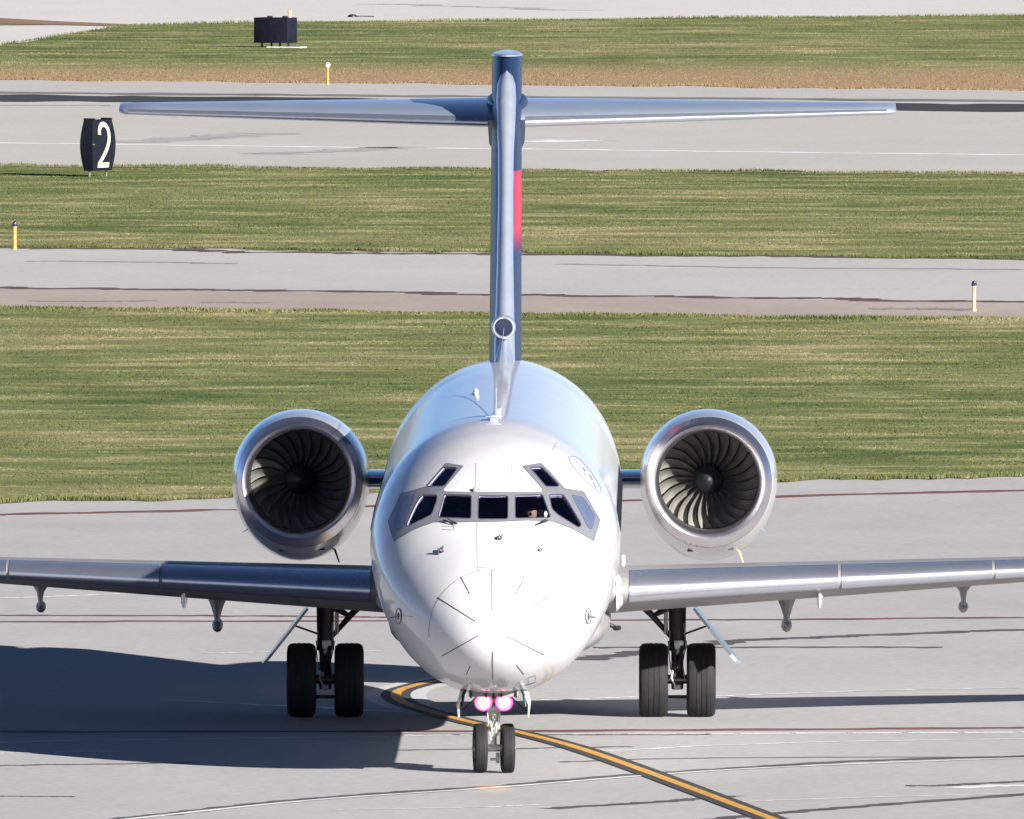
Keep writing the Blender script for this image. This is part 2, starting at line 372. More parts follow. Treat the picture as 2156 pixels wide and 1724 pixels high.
strips('taxiway_cracks', [
    D(pts=[(60, 550), (300, 552), (500, 555)], wid=.5, wob=.12, seed=18),
    D(pts=[(1180, 556), (1600, 563), (2156, 568)], wid=.5, wob=.12, seed=19),
    D(pts=[(60, 634), (200, 634), (330, 633)], wid=.5, wob=.12, seed=20), D(pts=[(430, 636), (500, 637), (560, 638)], wid=.5, wob=.12, seed=21),
    D(pts=[(1830, 650), (1950, 650), (2060, 651)], wid=.9, wob=.2, seed=24),
    D(pts=[(0, 222), (100, 222), (240, 223)], wid=.5, wob=.12, seed=22),], M['seam_soft'])
strips('runway_rubber_smears', [D(pts=[(250, 300), (400, 292), (560, 280)], wid=1.6, wob=.2, seed=23), D(pts=[(560, 325), (700, 318), (900, 310)], wid=1.2, wob=.2, seed=25), D(pts=[(1200, 22), (1000, 14), (800, 8)], wid=1.0, wob=.2, seed=26)], M['smear'])

strips('pale_joints', [
    D(pts=[(-60, 1565), (400, 1556), (820, 1552)], wid=.2, wob=.04, seed=30), D(pts=[(340, 1474), (600, 1486), (900, 1502)], wid=.22, wob=.04, seed=31),
    D(pts=[(1500, 1467), (1800, 1456), (2220, 1447)], wid=.15, wob=.03, z=.006, seed=32), D(pts=[(1120, 1475), (1300, 1469), (1500, 1463)], wid=.15, wob=.03, seed=33),
    D(pts=[(1280, 1582), (1500, 1570), (1800, 1561), (2220, 1555)], wid=.14, wob=.03, seed=34), D(pts=[(0, 1587), (120, 1584), (250, 1582)], wid=.14, wob=.03, seed=35),
    D(pts=[(-60, 1258), (60, 1258), (260, 1250)], wid=.2, wob=.03, seed=36), D(pts=[(430, 1376), (620, 1372), (800, 1370)], wid=.15, wob=.03, seed=37),
    D(pts=[(220, 1731), (640, 1687), (1040, 1659), (1560, 1620), (2220, 1594)], wid=.16, z=.008, seed=38),
    D(pts=[(2010, 1660), (2080, 1656), (2220, 1653)], wid=.5, wob=.05, seed=39), D(pts=[(700, 1705), (1000, 1700), (1150, 1694)], wid=.12, wob=.03, seed=40),
    D(pts=[(1500, 1690), (1800, 1680), (2220, 1668)], wid=.12, wob=.02, seed=41)], M['line_white'])
strips('white_edge_line', [D(pts=[(-60, 300), (600, 309), (1110, 314), (1600, 320), (2220, 327)], wid=.95, wob=.12, seed=42),
                           D(pts=[(1110, 299), (1160, 297), (1210, 295)], wid=2.2, wob=.2, seed=43)], M['line_white'])
dash = []
for i in range(12):
    xa = 850 + i * 118; dash.append(D(pts=[(xa, 1548.5 - (xa - 850) * .005), (xa + 55, 1548.3 - (xa - 850) * .005), (xa + 104, 1548 - (xa - 850) * .005)], wid=.34, wob=.01, seed=50 + i))
strips('white_dashed_joint', dash, M['line_white'])
TL = [(1720, 1762), (1640, 1731), (1500, 1678), (1350, 1622), (1220, 1577), (1100, 1545), (1000, 1524), (930, 1506), (872, 1489), (842, 1476), (833, 1464), (843, 1454), (872, 1445), (905, 1437), (960, 1428)]
strips('taxi_line_pale_edging', [D(pts=TL[7:], wid=.86, z=.005)], M['pale_edge'])
strips('taxi_line_black_border', [D(pts=TL, wid=.42, z=.010)], M['line_black'])
strips('taxi_line_yellow', [D(pts=TL, wid=.155, z=.014)], M['line_yellow'])

# grass: blades standing in the three strips
def inband(x, lo, hi):
    lx = np.array([p[0] for p in lo]); ly = np.array([p[1] for p in lo]); hx = np.array([p[0] for p in hi]); hy = np.array([p[1] for p in hi])
    return np.interp(x, lx, ly), np.interp(x, hx, hy)
def grass(name, label, lo, hi, xw, n, h0, edgebias=.12):
    x = rng.uniform(-xw, xw, n) + 1.0; a, b = inband(x, lo, hi); u = rng.uniform(0, 1, n)
    k = rng.uniform(0, 1, n) < edgebias; u = np.where(k, np.abs(rng.normal(0, .006, n)), u); k2 = rng.uniform(0, 1, n) < .05
    u = np.where(k2, 1 - np.abs(rng.normal(0, .008, n)), u); y = a + (b - a) * u
    cl = .7 + 1.1 * (np.sin(x * .7 + y * .13) * np.sin(y * .31 - x * .2) * .5 + .5) * rng.uniform(.4, 1.4, n)
    ed = k | k2; hh = h0 * cl * np.where(ed, 1.0, .30); w = rng.uniform(.010, .024, n); t = rng.uniform(0, 2 * np.pi, n); lean = rng.uniform(0, .8, n) * hh; t2 = rng.uniform(0, 2 * np.pi, n)
    z0 = np.full(n, -.006)
    v = np.stack([np.stack([x - w * np.cos(t), y - w * np.sin(t), z0], 1), np.stack([x + w * np.cos(t), y + w * np.sin(t), z0], 1),
                  np.stack([x + lean * np.cos(t2), y + lean * np.sin(t2), hh], 1)], 1).reshape(-1, 3)
    me = bpy.data.meshes.new(name); me.vertices.add(3 * n); me.vertices.foreach_set('co', v.ravel())
    me.loops.add(3 * n); me.loops.foreach_set('vertex_index', np.arange(3 * n, dtype=np.int32))
    me.polygons.add(n); me.polygons.foreach_set('loop_start', np.arange(0, 3 * n, 3, dtype=np.int32))
    me.update(calc_edges=True); me.materials.append(M['blade']); 
    o = bpy.data.objects.new(name, me); COL.objects.link(o); tag(o, label, 'grass', kind='stuff'); return o
grass('near_grass', 'mown green and straw grass between the apron and the taxiway', E_apron, e_sh0, 20, 170000, .045, .09)
grass('middle_grass', 'mown green grass strip between the taxiway and the runway', e_tx1, e_rw0, 20, 110000, .05, .09)
lo = e_rw1; hi = [(-160, G(0, 95).y), (G(0, 95).x, G(0, 95).y), (G(120, 76).x, G(120, 76).y)] + [(p.x, p.y) for p in far] + [(160, G(2600, 29).y)]
grass('far_grass', 'green grass with a straw edge beyond the runway', lo, hi, 24, 90000, .06, .09)

# ================================================================== SIGNS AND STAKES
def digit_two(w, h, t, y):
    """outline of the digit 2 as a swept flat stroke in the XZ plane"""
    pts = [(-.42, .26), (-.38, .40), (-.18, .5), (.12, .5), (.36, .38), (.42, .2), (.34, .02), (.1, -.18), (-.2, -.36), (-.42, -.5), (0, -.5), (.42, -.5)]
    P = []
    for i in range(9 - 0):
        p0, p1, p2, p3 = [Vector(pts[min(max(j, 0), 9)]) for j in (i - 1, i, i + 1, i + 2)]
        for k in range(6):
            s = k / 6; P.append(.5 * ((2 * p1) + (p2 - p0) * s + (2 * p0 - 5 * p1 + 4 * p2 - p3) * s * s + (-p0 + 3 * p1 - 3 * p2 + p3) * s ** 3))
    P.append(Vector(pts[9])); b = B(); rings = []
    for i, p in enumerate(P):
        q0, q1 = P[max(i - 1, 0)], P[min(i + 1, len(P) - 1)]; d = Vector(((q1.x - q0.x) * w, (q1.y - q0.y) * h)).normalized(); nx, nz = -d.y, d.x
        X, Z = p.x * w, p.y * h
        rings.append([(X + nx * t, y, Z + nz * t), (X - nx * t, y, Z - nz * t), (X - nx * t, y + .012, Z - nz * t), (X + nx * t, y + .012, Z + nz * t)])
    b.loft(rings); b.box((0, y + .0065, -.5 * h), (w * .98, .011, t * 2.0)); return b
base = G(206, 371)
sg = empty('distance_sign', (base.x, base.y, 0), R(61))
tag(sg, 'black barrel-sided runway distance board showing a white number 2, on short legs in the grass', 'sign')
rings = []
for i in range(13):
    q = i / 12; z = .14 + 1.27 * q; bul = .13 * math.sin(math.pi * q); hw = .47 + bul * .9; hd = .13 + bul * .35
    rings.append([(-hw, -hd, z), (hw, -hd, z), (hw, hd, z), (-hw, hd, z)])
bb = B(); bb.loft(rings); bb.box((-.43, 0, 1.425), (.05, .3, .05)); bb.box((.43, 0, 1.425), (.05, .3, .05)); bb.build('housing', M['signblk'], sg, 20)
dg = digit_two(.56, 1.0, .062, 0)
dg.v = [(x, -(.13 + .15 * .35 * math.sin(math.pi * min(max((z + .78 - .14) / 1.27, 0), 1))) - .018 + (y - .0), z + .78) for x, y, z in dg.v]
dg.build('digit', M['digit'], sg, 30)
b = B(); b.box((-.56, -.2, .80), (.07, .03, .03)); b.build('latch', M['gearm'], sg)
for x in (-.42, .42): B().tube([(x, 0, -.01), (x, 0, .17)], .025, 8).build('leg', M['gearm'], sg)
base = G(580, 99)
sg = empty('guidance_sign', (base.x, base.y, 0), R(-30))
tag(sg, 'plain black rectangular sign box seen from behind on the far grass', 'sign')
B().box((0, 0, .52), (1.20, .60, .78), bev=.015).build('housing', M['signdk'], sg)
for x in (-.42, -.08, .22, .52): B().tube([(x, -.1, -.01), (x, -.1, .15)], .035, 8).build('leg', M['dark'], sg)
for x in (-.2, .34): B().box((x, 0, .935), (.09, .2, .05), bev=.008).build('clamp', M['dark'], sg)
B().box((.75, -.6, .012), (1.2, .4, .03)).build('footing', M['lampw'], sg)
def stake(px, py, h, body, capm, label, ball=False, r=.032):
    g = G(px, py); s = empty('edge_marker', (g.x, g.y, 0)); tag(s, label, 'edge marker', 'slim marker stakes beside the pavement edges')
    b = B(); b.lathe([(-.01, r * 1.3), (.04, r * 1.3), (.05, r), (h * .78, r), (h * .8, r * 1.25), (h * .83, r * 1.25)], (0, 0, 0), 'Z', 14); b.build('post', body, s)
    b = B()
    if ball: b.sphere((0, 0, h * .93), (.075, .075, .085))
    else: b.lathe([(h * .83, r * 1.4), (h * .88, r * 1.6), (h * .97, r * 1.3), (h, r * .6)], (0, 0, 0), 'Z', 14)
    b.build('lamp', capm, s); return s
stake(690, 178, .60, M['stake'], M['lampw'], 'yellow stake with a round white lamp on top at the far runway edge', True)
stake(31, 525, .62, M['stake'], M['lampb'], 'yellow stake with a dark blue lamp at the left end of the taxiway edge', r=.042)
stake(2051, 655, .63, M['stakeo'], M['lampb'], 'pale orange stake with a dark blue lamp on the pinkish shoulder at right', r=.036)
stake(610, 46, .36, M['stakeo'], M['stakeo'], 'small pale orange stake rising behind the black sign box', r=.045)
g = G(742, 36); dl = empty('pavement_light', (g.x, g.y, 0)); tag(dl, 'tiny dark inset light with a short lead on the far apron', 'light')
B().lathe([(0, .16), (.05, .15), (.09, .08)], (0, 0, 0), 'Z', 14).build('housing', M['dark'], dl)
B().tube([(.1, 0, .03), (.35, .5, .02), (.7, .2, .02)], .015, 6).build('lead', M['dark'], dl)

# ================================================================== THE AIRLINER
A = empty('airliner', (0, 0, 0), YAW)
tag(A, 'white twin-engine T-tail jet airliner facing the camera with its nose gear lamps lit', 'airplane')
NOSE = -2.2
ts = [0, .04, .12, .30, .60, 1.0, 1.5, 2.0, 2.6, 3.4, 4.4, 5.6, 7.0]
u_ = [math.sqrt(t) for t in ts]
f_top = pchip(u_, [1.96, 2.13, 2.28, 2.49, 2.74, 2.98, 3.24, 3.52, 3.88, 4.20, 4.44, 4.575, 4.60])
f_w = pchip(u_, [0.0, .215, .38, .60, .84, 1.06, 1.26, 1.41, 1.53, 1.61, 1.655, 1.67, 1.67])
f_bot = pchip(u_, [1.96, 1.78, 1.645, 1.48, 1.32, 1.19, 1.09, 1.035, 1.005, 1.0, 1.0, 1.0, 1.0])
f_zc = pchip(u_, [1.96, 1.96, 1.97, 2.0, 2.06, 2.16, 2.32, 2.50, 2.68, 2.83, 2.92, 2.93, 2.93])
g_w = pchip([24, 27, 30, 33, 35.6], [1.67, 1.60, 1.30, .78, .12]); g_bot = pchip([22, 26, 30, 33, 35.6], [1.0, 1.25, 2.1, 2.95, 3.6]); g_top = pchip([26, 30, 33, 35.6], [4.72, 4.66, 4.4, 4.0])
def section(t, inset=0, n=112):
    u = math.sqrt(max(t, 0))
    if t <= 7: w, top, bot, zc = f_w(u), f_top(u), f_bot(u), f_zc(u)
    else: w, top, bot, zc = (1.67 if t < 24 else g_w(t)), (4.6 + .12 * min((t - 7) / 15, 1) if t < 26 else g_top(t)), (1.0 if t < 22 else g_bot(t)), 2.93
    if t > 24: zc = bot + (top - bot) * .54
    w -= inset; top -= inset; bot += inset; y = NOSE + t; out = []
    for j in range(n):
        a = 2 * math.pi * j / n; c, s = math.cos(a), math.sin(a)
        out.append((w * c, y, zc + ((top - zc) if s >= 0 else (zc - bot)) * s))
    return out
tl = [.0005, .006, .02, .045, .08, .12, .18, .24, .31, .39, .48, .58, .69] + [.8 + .1 * i for i in range(50)] + [5.8 + .35 * i for i in range(12)] + [10 + i for i in range(15)] + [24.5 + .6 * i for i in range(18)] + [35.5]
tl = sorted(set(round(t, 4) for t in tl))
hb = B(); hb.loft([section(t) for t in tl])
hull = hb.build('fuselage', M['white'], A, 30)
bm = bmesh.new(); bm.from_mesh(hull.data); bvh = BVHTree.FromBMesh(bm); bm.free()
oL = rootI @ CAMP; RL = rootI.to_3x3()
def hit(dx, dy):
    p, n, i, d = bvh.ray_cast(oL, (RL @ ray(dx, dy)).normalized())
    if p is None: return None
    if n.dot(RL @ ray(dx, dy)) > 0: n = -n
    return p, n
C1 = lambda x, y: (764.3 + x * .26807, 866.8 + y * .26807)      # close-up measurements to overview units
def roundpoly(P, r=3.0, k=3):
    out = []; n = len(P)
    for i in range(n):
        p = Vector(P[i]); a = Vector(P[i - 1]); c = Vector(P[(i + 1) % n]); da = (a - p); dc = (c - p)
        ra = min(r, da.length * .4); rc = min(r, dc.length * .4); s = p + da.normalized() * ra; e = p + dc.normalized() * rc
        for j in range(k + 1):
            q = j / k; out.append(tuple((s * (1 - q) ** 2 + p * 2 * q * (1 - q) + e * q * q)))
    return out
def inpoly(x, y, P):
    c = False; n = len(P); j = n - 1
    for i in range(n):
        if (P[i][1] > y) != (P[j][1] > y) and x < (P[j][0] - P[i][0]) * (y - P[i][1]) / (P[j][1] - P[i][1]) + P[i][0]: c = not c
        j = i
    return c
def densify(P, s=3.0):
    out = []
    for i in range(len(P)):
        a = Vector(P[i]); c = Vector(P[(i + 1) % len(P)]); n = max(1, int((c - a).length / s))
        for k in range(n): out.append(tuple(a + (c - a) * k / n))
    return out
def patch(name, outer, holes, off, mat, parent, grid=4.0, thick=0.0):
    """sheet that follows the hull skin inside a measured outline"""
    pts = []; edges = []
    loops = [densify(outer)] + [densify(h) for h in holes]
    for L in loops:
        n0 = len(pts); pts += L; edges += [(n0 + i, n0 + (i + 1) % len(L)) for i in range(len(L))]
    xs = [p[0] for p in outer]; ys = [p[1] for p in outer]; y = min(ys) + grid / 2
    while y < max(ys):
        x = min(xs) + grid / 2
        while x < max(xs):
            if inpoly(x, y, outer) and not any(inpoly(x, y, h) for h in holes): pts.append((x, y))
            x += grid
        y += grid
    r = geometry.delaunay_2d_cdt([Vector(p) for p in pts], edges, [], 0, 1e-4); V, Fc = r[0], r[2]
    verts = []; ok = []
    for p in V:
        h = hit(p.x, p.y)
        if h is None: verts.append(Vector((0, 0, 0))); ok.append(False)
        else: verts.append(h[0] + h[1] * off); ok.append(True)
    faces = []
    for f in Fc:
        cx = sum(V[i].x for i in f) / len(f); cy = sum(V[i].y for i in f) / len(f)
        if all(ok[i] for i in f) and inpoly(cx, cy, outer) and not any(inpoly(cx, cy, h) for h in holes): faces.append(tuple(f))
    used = sorted({i for f in faces for i in f}); mp = {i: k for k, i in enumerate(used)}
    o = mk(name, [verts[i] for i in used], [tuple(mp[i] for i in f) for f in faces], mat, parent, 60)
    return fixn(o) if thick == 0 else o
def skinline(name, lines, wpx, off, mat, parent, seg=3.0):
    for L in lines:
        b = B(); P = []
        for i in range(len(L) - 1):
            a, c = Vector(L[i]), Vector(L[i + 1]); n = max(1, int((c - a).length / seg))
            P += [a + (c - a) * k / n for k in range(n)]
        P.append(Vector(L[-1])); v = []; f = []; k = 0
        for i, p in enumerate(P):
            d = (P[min(i + 1, len(P) - 1)] - P[max(i - 1, 0)]).normalized(); nn = Vector((-d.y, d.x)) * wpx / 2
            h0, h1 = hit(*(p + nn)), hit(*(p - nn))
            if h0 is None or h1 is None: continue
            v += [h0[0] + h0[1] * off, h1[0] + h1[1] * off]
            if k: f.append((2 * k - 2, 2 * k, 2 * k + 1, 2 * k - 1))
            k += 1
        b.add(v, f); o_ = mk(name, b.v, b.f, mat, parent)
    return o_
# cockpit glazing ----------------------------------------------------
frame_out = [C1(*p) for p in [(655, 408), (790, 430), (632, 614), (640, 632), (880, 636), (1150, 636), (1412, 632), (1412, 608), (1255, 430), (1395, 408), (1470, 480), (1582, 606), (1732, 632), (1858, 852), (1812, 1018), (1650, 925), (1500, 866), (1300, 856), (1050, 866), (800, 868), (560, 868), (420, 920), (245, 1018), (200, 860), (300, 650), (500, 590)]]
wins = {
 'eyeL': [(635, 437), (740, 440), (728, 470), (640, 588), (505, 590), (530, 560)],
 'eyeR': [(1310, 440), (1405, 437), (1538, 575), (1530, 592), (1435, 590), (1415, 565)],
 'w1': [(470, 655), (585, 655), (580, 705), (540, 812), (345, 905), (350, 875), (425, 715)],
 'w2': [(640, 652), (852, 658), (850, 842), (590, 832), (618, 740)],
 'w3': [(908, 662), (1140, 662), (1138, 846), (904, 846)],
 'w4': [(1194, 658), (1410, 652), (1474, 834), (1196, 840)],
 'w5': [(1460, 655), (1570, 652), (1612, 712), (1714, 886), (1696, 915), (1530, 812), (1482, 765)]}
blank = {'b0': [(415, 655), (320, 665), (232, 822), (262, 935), (325, 915), (355, 820)], 'b1': [(1635, 655), (1725, 672), (1822, 822), (1795, 930), (1765, 915)]}
wp = {k: roundpoly([C1(*p) for p in v], 5.0) for k, v in wins.items()}; bp = {k: roundpoly([C1(*p) for p in v], 4.0) for k, v in blank.items()}
fr = patch('cockpit_frame', frame_out, list(wp.values()), .006, M['frame'], A, 4.5)
for k, P in wp.items(): patch('window_pane', P, [], -.018, M['glass'], fr, 6)
for k, P in bp.items(): patch('side_panel', P, [], .011, M['panel'], fr, 6)
for k, P in wp.items():                          # dark seal round each opening
    skinline('window_seal', [list(P) + [P[0]]], 1.6, .0085, M['mark'], fr)
skinline('frame_outline', [frame_out + [frame_out[0]]], 1.0, .0088, M['softline'], fr)
# hollow cockpit: carve a cavity, then one opening per window
def carve(ob, cut):
    md = ob.modifiers.new('c', 'BOOLEAN'); md.operation = 'DIFFERENCE'; md.solver = 'EXACT'; md.object = cut
    if hasattr(md, 'material_mode'): md.material_mode = 'TRANSFER'
    dg_ = bpy.context.evaluated_depsgraph_get(); me = bpy.data.meshes.new_from_object(ob.evaluated_get(dg_))
    ob.modifiers.clear(); old = ob.data; ob.data = me; me.name = 'fuselage'; bpy.data.objects.remove(cut)
hull.parent = None
cv = B(); cv.loft([section(t, .05, 48) for t in (1.25, 1.5, 1.75, 2.0, 2.3, 2.7, 3.1, 3.6, 4.2)]); cvo = cv.build('cavity', M['inside'], None, 30)
carve(hull, cvo)
for k, P in wp.items():
    Hs = [hit(*p) for p in P]; n = sum((h[1] for h in Hs), Vector()).normalized()
    d_in = .16 if k not in ('w1', 'w5') else .14
    b = B(); b.loft([[h[0] + n * .12 for h in Hs], [h[0] - n * d_in for h in Hs]]); c = b.build('cut', M['inside'], None, 180); carve(hull, c)
hull.data.shade_smooth(); hull.data.set_sharp_from_angle(angle=R(30)); hull.name = 'fuselage'; hull.parent = A
# cockpit furniture
b = B(); b.box((0, .05, 3.20), (1.5, .40, .06), bev=.02); b.box((0, .20, 3.0), (1.4, .10, .4), bev=.02); b.build('glare_shield', M['inside'], hull)
# skin details --------------------------------------------------------
rad = [[(1036, 1200), (1036, 1288)], [(1037, 1371), (1037, 1430)], [(921, 1258), (1000, 1308)], [(1151, 1258), (1077, 1308)], [(1065, 1338), (1145, 1379)], [(1007, 1338), (931, 1381)], [(970, 1215), (989, 1251)], [(1104, 1215), (1086, 1251)], [(1087, 1400), (1103, 1420)], [(990, 1402), (982, 1420)]]
skinline('lightning_strip', rad, 1.8, .004, M['mark'], hull)
arc = [(1036 + 133 * math.sin(a), 1330 - 131 * math.cos(a)) for a in [R(-95 + 5 * i) for i in range(39)]]
skinline('radome_seam', [arc], .8, .003, M['softline'], hull)
skinline('panel_seam', [[(1002, 975), (1002, 1036)], [(1078, 975), (1078, 1036)], [(1004, 1100), (1005, 1195), (1070, 1195)], [(930, 1108), (955, 1109), (955, 1116), (930, 1115)], [(1120, 1108), (1140, 1107)],
    [(1012, 1204), (1006, 1202), (1004, 1196)], [(1100, 1445), (1127, 1436), (1127, 1422), (1112, 1427), (1112, 1440)], [(860, 1298), (870, 1298)], [(1172, 932), (1162, 950)]], .8, .003, M['softline'], hull)
dl_ = [C1(*p) for p in [(1615, 358), (1660, 350), (1700, 370), (1790, 470), (1862, 590), (1868, 635), (1850, 632), (1760, 555), (1670, 460), (1625, 395), (1615, 358)]]
skinline('service_door_outline', [dl_], .6, .004, M['softline'], hull)
skinline('door_lettering', [[C1(1728, 440), C1(1745, 470)], [C1(1735, 485), C1(1750, 495)], [C1(1775, 495), C1(1800, 530), C1(1790, 540)], [C1(1805, 555), C1(1830, 600)]], 1.4, .004, M['softline'], hull)
for s in (-1, 1):                                # pitot ovals low on the nose
    cx, cy = (840, 1297) if s < 0 else (1238, 1297)
    el = [(cx + 5.4 * math.cos(a), cy + 16 * math.sin(a)) for a in [i * math.pi / 12 for i in range(24)]]
    pl = patch('pitot_plate', el, [], .006, M['lampw'], hull, 5)
    skinline('pitot_ring', [el + [el[0]]], 1.6, .009, M['mark'], pl)
    el2 = [(cx + 2.2 * math.cos(a), cy + 8 * math.sin(a)) for a in [i * math.pi / 8 for i in range(16)]]
    patch('pitot_port', el2, [], .012, M['mark'], pl, 4)
    p, n = hit(cx, cy); q = p + n * .09
    B().tube([p, q, q + Vector((0, -.12, 0)) + n * .02], [.012, .010, .006], 8).build('pitot_probe', M['gearm'], hull)
for (cx, cy, s) in ((1051, 1136, 1), (930, 1162, 1.15), (1136, 1161, .7)):   # small black probes above the radome
    p, n = hit(cx, cy); up = Vector((0, .3, 1)).normalized(); sd_ = Vector((1, 0, 0)); k = .032 * s
    b = B(); b.tube([p + sd_ * -1.2 * k - up * 1.1 * k, p + n * .05 * s - sd_ * .6 * k, p + n * .03 + sd_ * .4 * k - up * k * .8, p + n * .06 * s + sd_ * 1.3 * k + up * .9 * k], [.012 * s, .014 * s, .012 * s, .008 * s], 8)
    b.tube([p - sd_ * 1.3 * k, p + n * .03 + sd_ * .1 * k + up * k, p + n * .03 + sd_ * 1.1 * k - up * .6 * k], [.008, .013 * s, .008], 8); b.build('air_data_probe', M['mark'], hull)
for L in ([(934, 1099), (950, 1104), (964, 1107)], [(1151, 1100), (1140, 1104), (1128, 1108)]):    # wipers
    v = [hit(*p) for p in L]; b = B(); b.tube([h[0] + h[1] * .03 for h in v], [.012, .010, .008], 8)
    c = v[-1][0] + v[-1][1] * .035; d = 1 if L[0][0] < 1000 else -1
    e = hit(L[-1][0] + d * 0 - 20 * d, L[-1][1] - 11); b.tube([c, e[0] + e[1] * .03], [.007, .007], 8); b.build('wiper', M['dark'], hull)
p, n = hit(1000, 1034); B().box(p + n * .02, (.05, .05, .07), bev=.01).build('vent_tab', M['gearm'], hull)
# passenger windows along both flanks, doors and crown fittings
win0 = None
for s in (-1, 1):
    for i in range(33):
        yy = 3.6 + i * .58; zz = 3.22; an = math.asin((zz - 2.93) / 1.67); cx_ = s * (1.67 * math.cos(an) + .002)
        if win0 is None:
            P = [(0, .115 * math.cos(a) , .165 * math.sin(a) * (1 if abs(math.sin(a)) < .8 else .97)) for a in [k * math.pi / 10 for k in range(20)]]
            b = B(); b.loft([[(0, y, z) for x, y, z in P], [(.006, y * .96, z * .96) for x, y, z in P]]); win0 = b.build('passenger_window', M['signblk'], hull); w_ = win0
        else: w_ = win0.copy(); COL.objects.link(w_); w_.parent = hull
        w_.location = (cx_, yy, zz); w_.rotation_euler = (0, -an if s > 0 else math.pi + an, 0)
b = B(); b.box((-.02, 3.35, 4.60), (.11, .30, .09), bev=.02); b.box((-.03, 3.2, 4.62), (.20, .04, .02), bev=.006); b.build('antenna_base', M['stab'], hull)
b = B(); b.loft([[(-.004, 4.0, 4.56), (.018, 4.0, 4.56), (.018, 4.4, 4.56), (-.004, 4.4, 4.56)], [(.004, 4.3, 4.97), (.016, 4.3, 4.97), (.016, 4.5, 4.97), (.004, 4.5, 4.97)]]); b.build('blade_antenna', M['stab'], hull)
b = B(); b.box((.03, 5.2, 4.62), (.07, .15, .10), bev=.015); b.build('antenna_box', M['stab'], hull)
b = B(); b.tube([(-.02, 3.5, 4.62), (.0, 24, 5.2)], .006, 6); b.build('aerial_wire', M['stab'], hull)
b = B(); b.box((-.33, 13, 4.625), (.07, 1.0, .03), bev=.01); b.build('beacon_base', M['mark'], hull)
B().sphere((-.32, 12.5, 4.66), (.036, .05, .05)).build('beacon', M['lampw'], hull)
b = B(); z0 = 2.93 + math.sqrt(1.67 ** 2 - .36 ** 2) + .024
b.add([(-.36, 8.1, z0), (-.325, 9.2, z0 + .01), (-.36, 10.3, z0), (-.395, 9.2, z0 - .01)], [(0, 1, 2, 3)]); b.build('white_diamond_mark', M['lampw'], hull)
# belly fairing
b = B(); rr = []
for t, k in ((12.6, .0), (13.4, .55), (14.4, .9), (15.5, 1), (19, 1), (20.5, .8), (22, .3), (22.6, 0)):
    rr.append([((1.30 + .22 * k) * math.cos(a), NOSE + t, 1.46 + (.42 + .10 * k) * math.sin(a) * (1.0 if math.sin(a) < 0 else .8)) for a in [i * 2 * math.pi / 40 for i in range(40)]])
b.loft(rr); b.build('belly_fairing', M['wingm'], A, 85)
for s in (-1, 1):                                # small white root fences seen beside the hull
    p = at(1307 if s > 0 else 776, 1180, 12.5); b = B(); b.box((s * 1.70, 12.5, p.z), (.045, .5, .15), bev=.02); b.build('root_vane', M['lampw'], A)
p = at(1287, 1322, 13.0); b = B(); b.tube([(1.50, 13, p.z + .05), (1.60, 13, p.z)], .03, 8); b.tube([(1.58, 12.9, p.z), (1.64, 13.0, p.z)], .035, 8); b.build('drain_probe', M['dark'], A)

# wings ------------------------------------------------------------------
def foil(n=26):
    P = []
    for i in range(n + 1):
        x = (1 - math.cos(math.pi * i / n)) / 2; P.append((x, 5 * (.2969 * math.sqrt(x) - .126 * x - .3516 * x * x + .2843 * x ** 3 - .1036 * x ** 4)))
    up = [(x, y) for x, y in P]; lo_ = [(x, -y) for x, y in P[1:-1]][::-1]
    return up + lo_            # starts at LE, over the top, back below
def sect(x, ly, c, zt, zb, inc, fr_=None):
    """airfoil ring in YZ at span x; zt, zb heights of crest and belly near 35% chord"""
    zm = (zt + zb) / 2; T = (zt - zb); out = []
    for u, v in (fr_ or foil()):
        yy = ly + u * c; zz = zm + v * T - (u - .35) * c * math.tan(inc) ; out.append((x, yy, zz))
    return out
RX = 1.45; LY0, CH0 = 13.2, 5.3; TX, LY1, CH1 = 14.2, 19.9, 1.35
def wpar(x):
    q = (x - RX) / (TX - RX); ly = LY0 + (LY1 - LY0) * q; c = CH0 + (CH1 - CH0) * q
    def zz(D0, D1):                                   # heights measured at x=1.75 and x=7.3, linear between and beyond
        o = []
        for xx, Dv in ((1.75, D0), (7.3, D1)):
            qq = (xx - RX) / (TX - RX); yy = LY0 + (LY1 - LY0) * qq + .35 * (CH0 + (CH1 - CH0) * qq); o.append(zfor(Dv, yy))
        return o[0] + (o[1] - o[0]) * (x - 1.75) / 5.55
    return ly, c, zz(1190, 1171), zz(1287, 1224)
FULL = foil()
def cut_foil(a, b_up, b_lo, grow=0):
    """closed leading-edge piece from b_up on top round the nose to b_lo below"""
    up = [p for p in FULL[:27] if p[0] <= b_up]; lo_ = [p for p in FULL[27:] if p[0] <= b_lo]
    P = [(x, y) for x, y in lo_] + up
    return [(x - grow * .6 * (1 - x / b_up), y + (grow * 2 if y >= 0 else -grow * 2)) for x, y in P] + [(b_up, .28), (b_lo, -.2)]
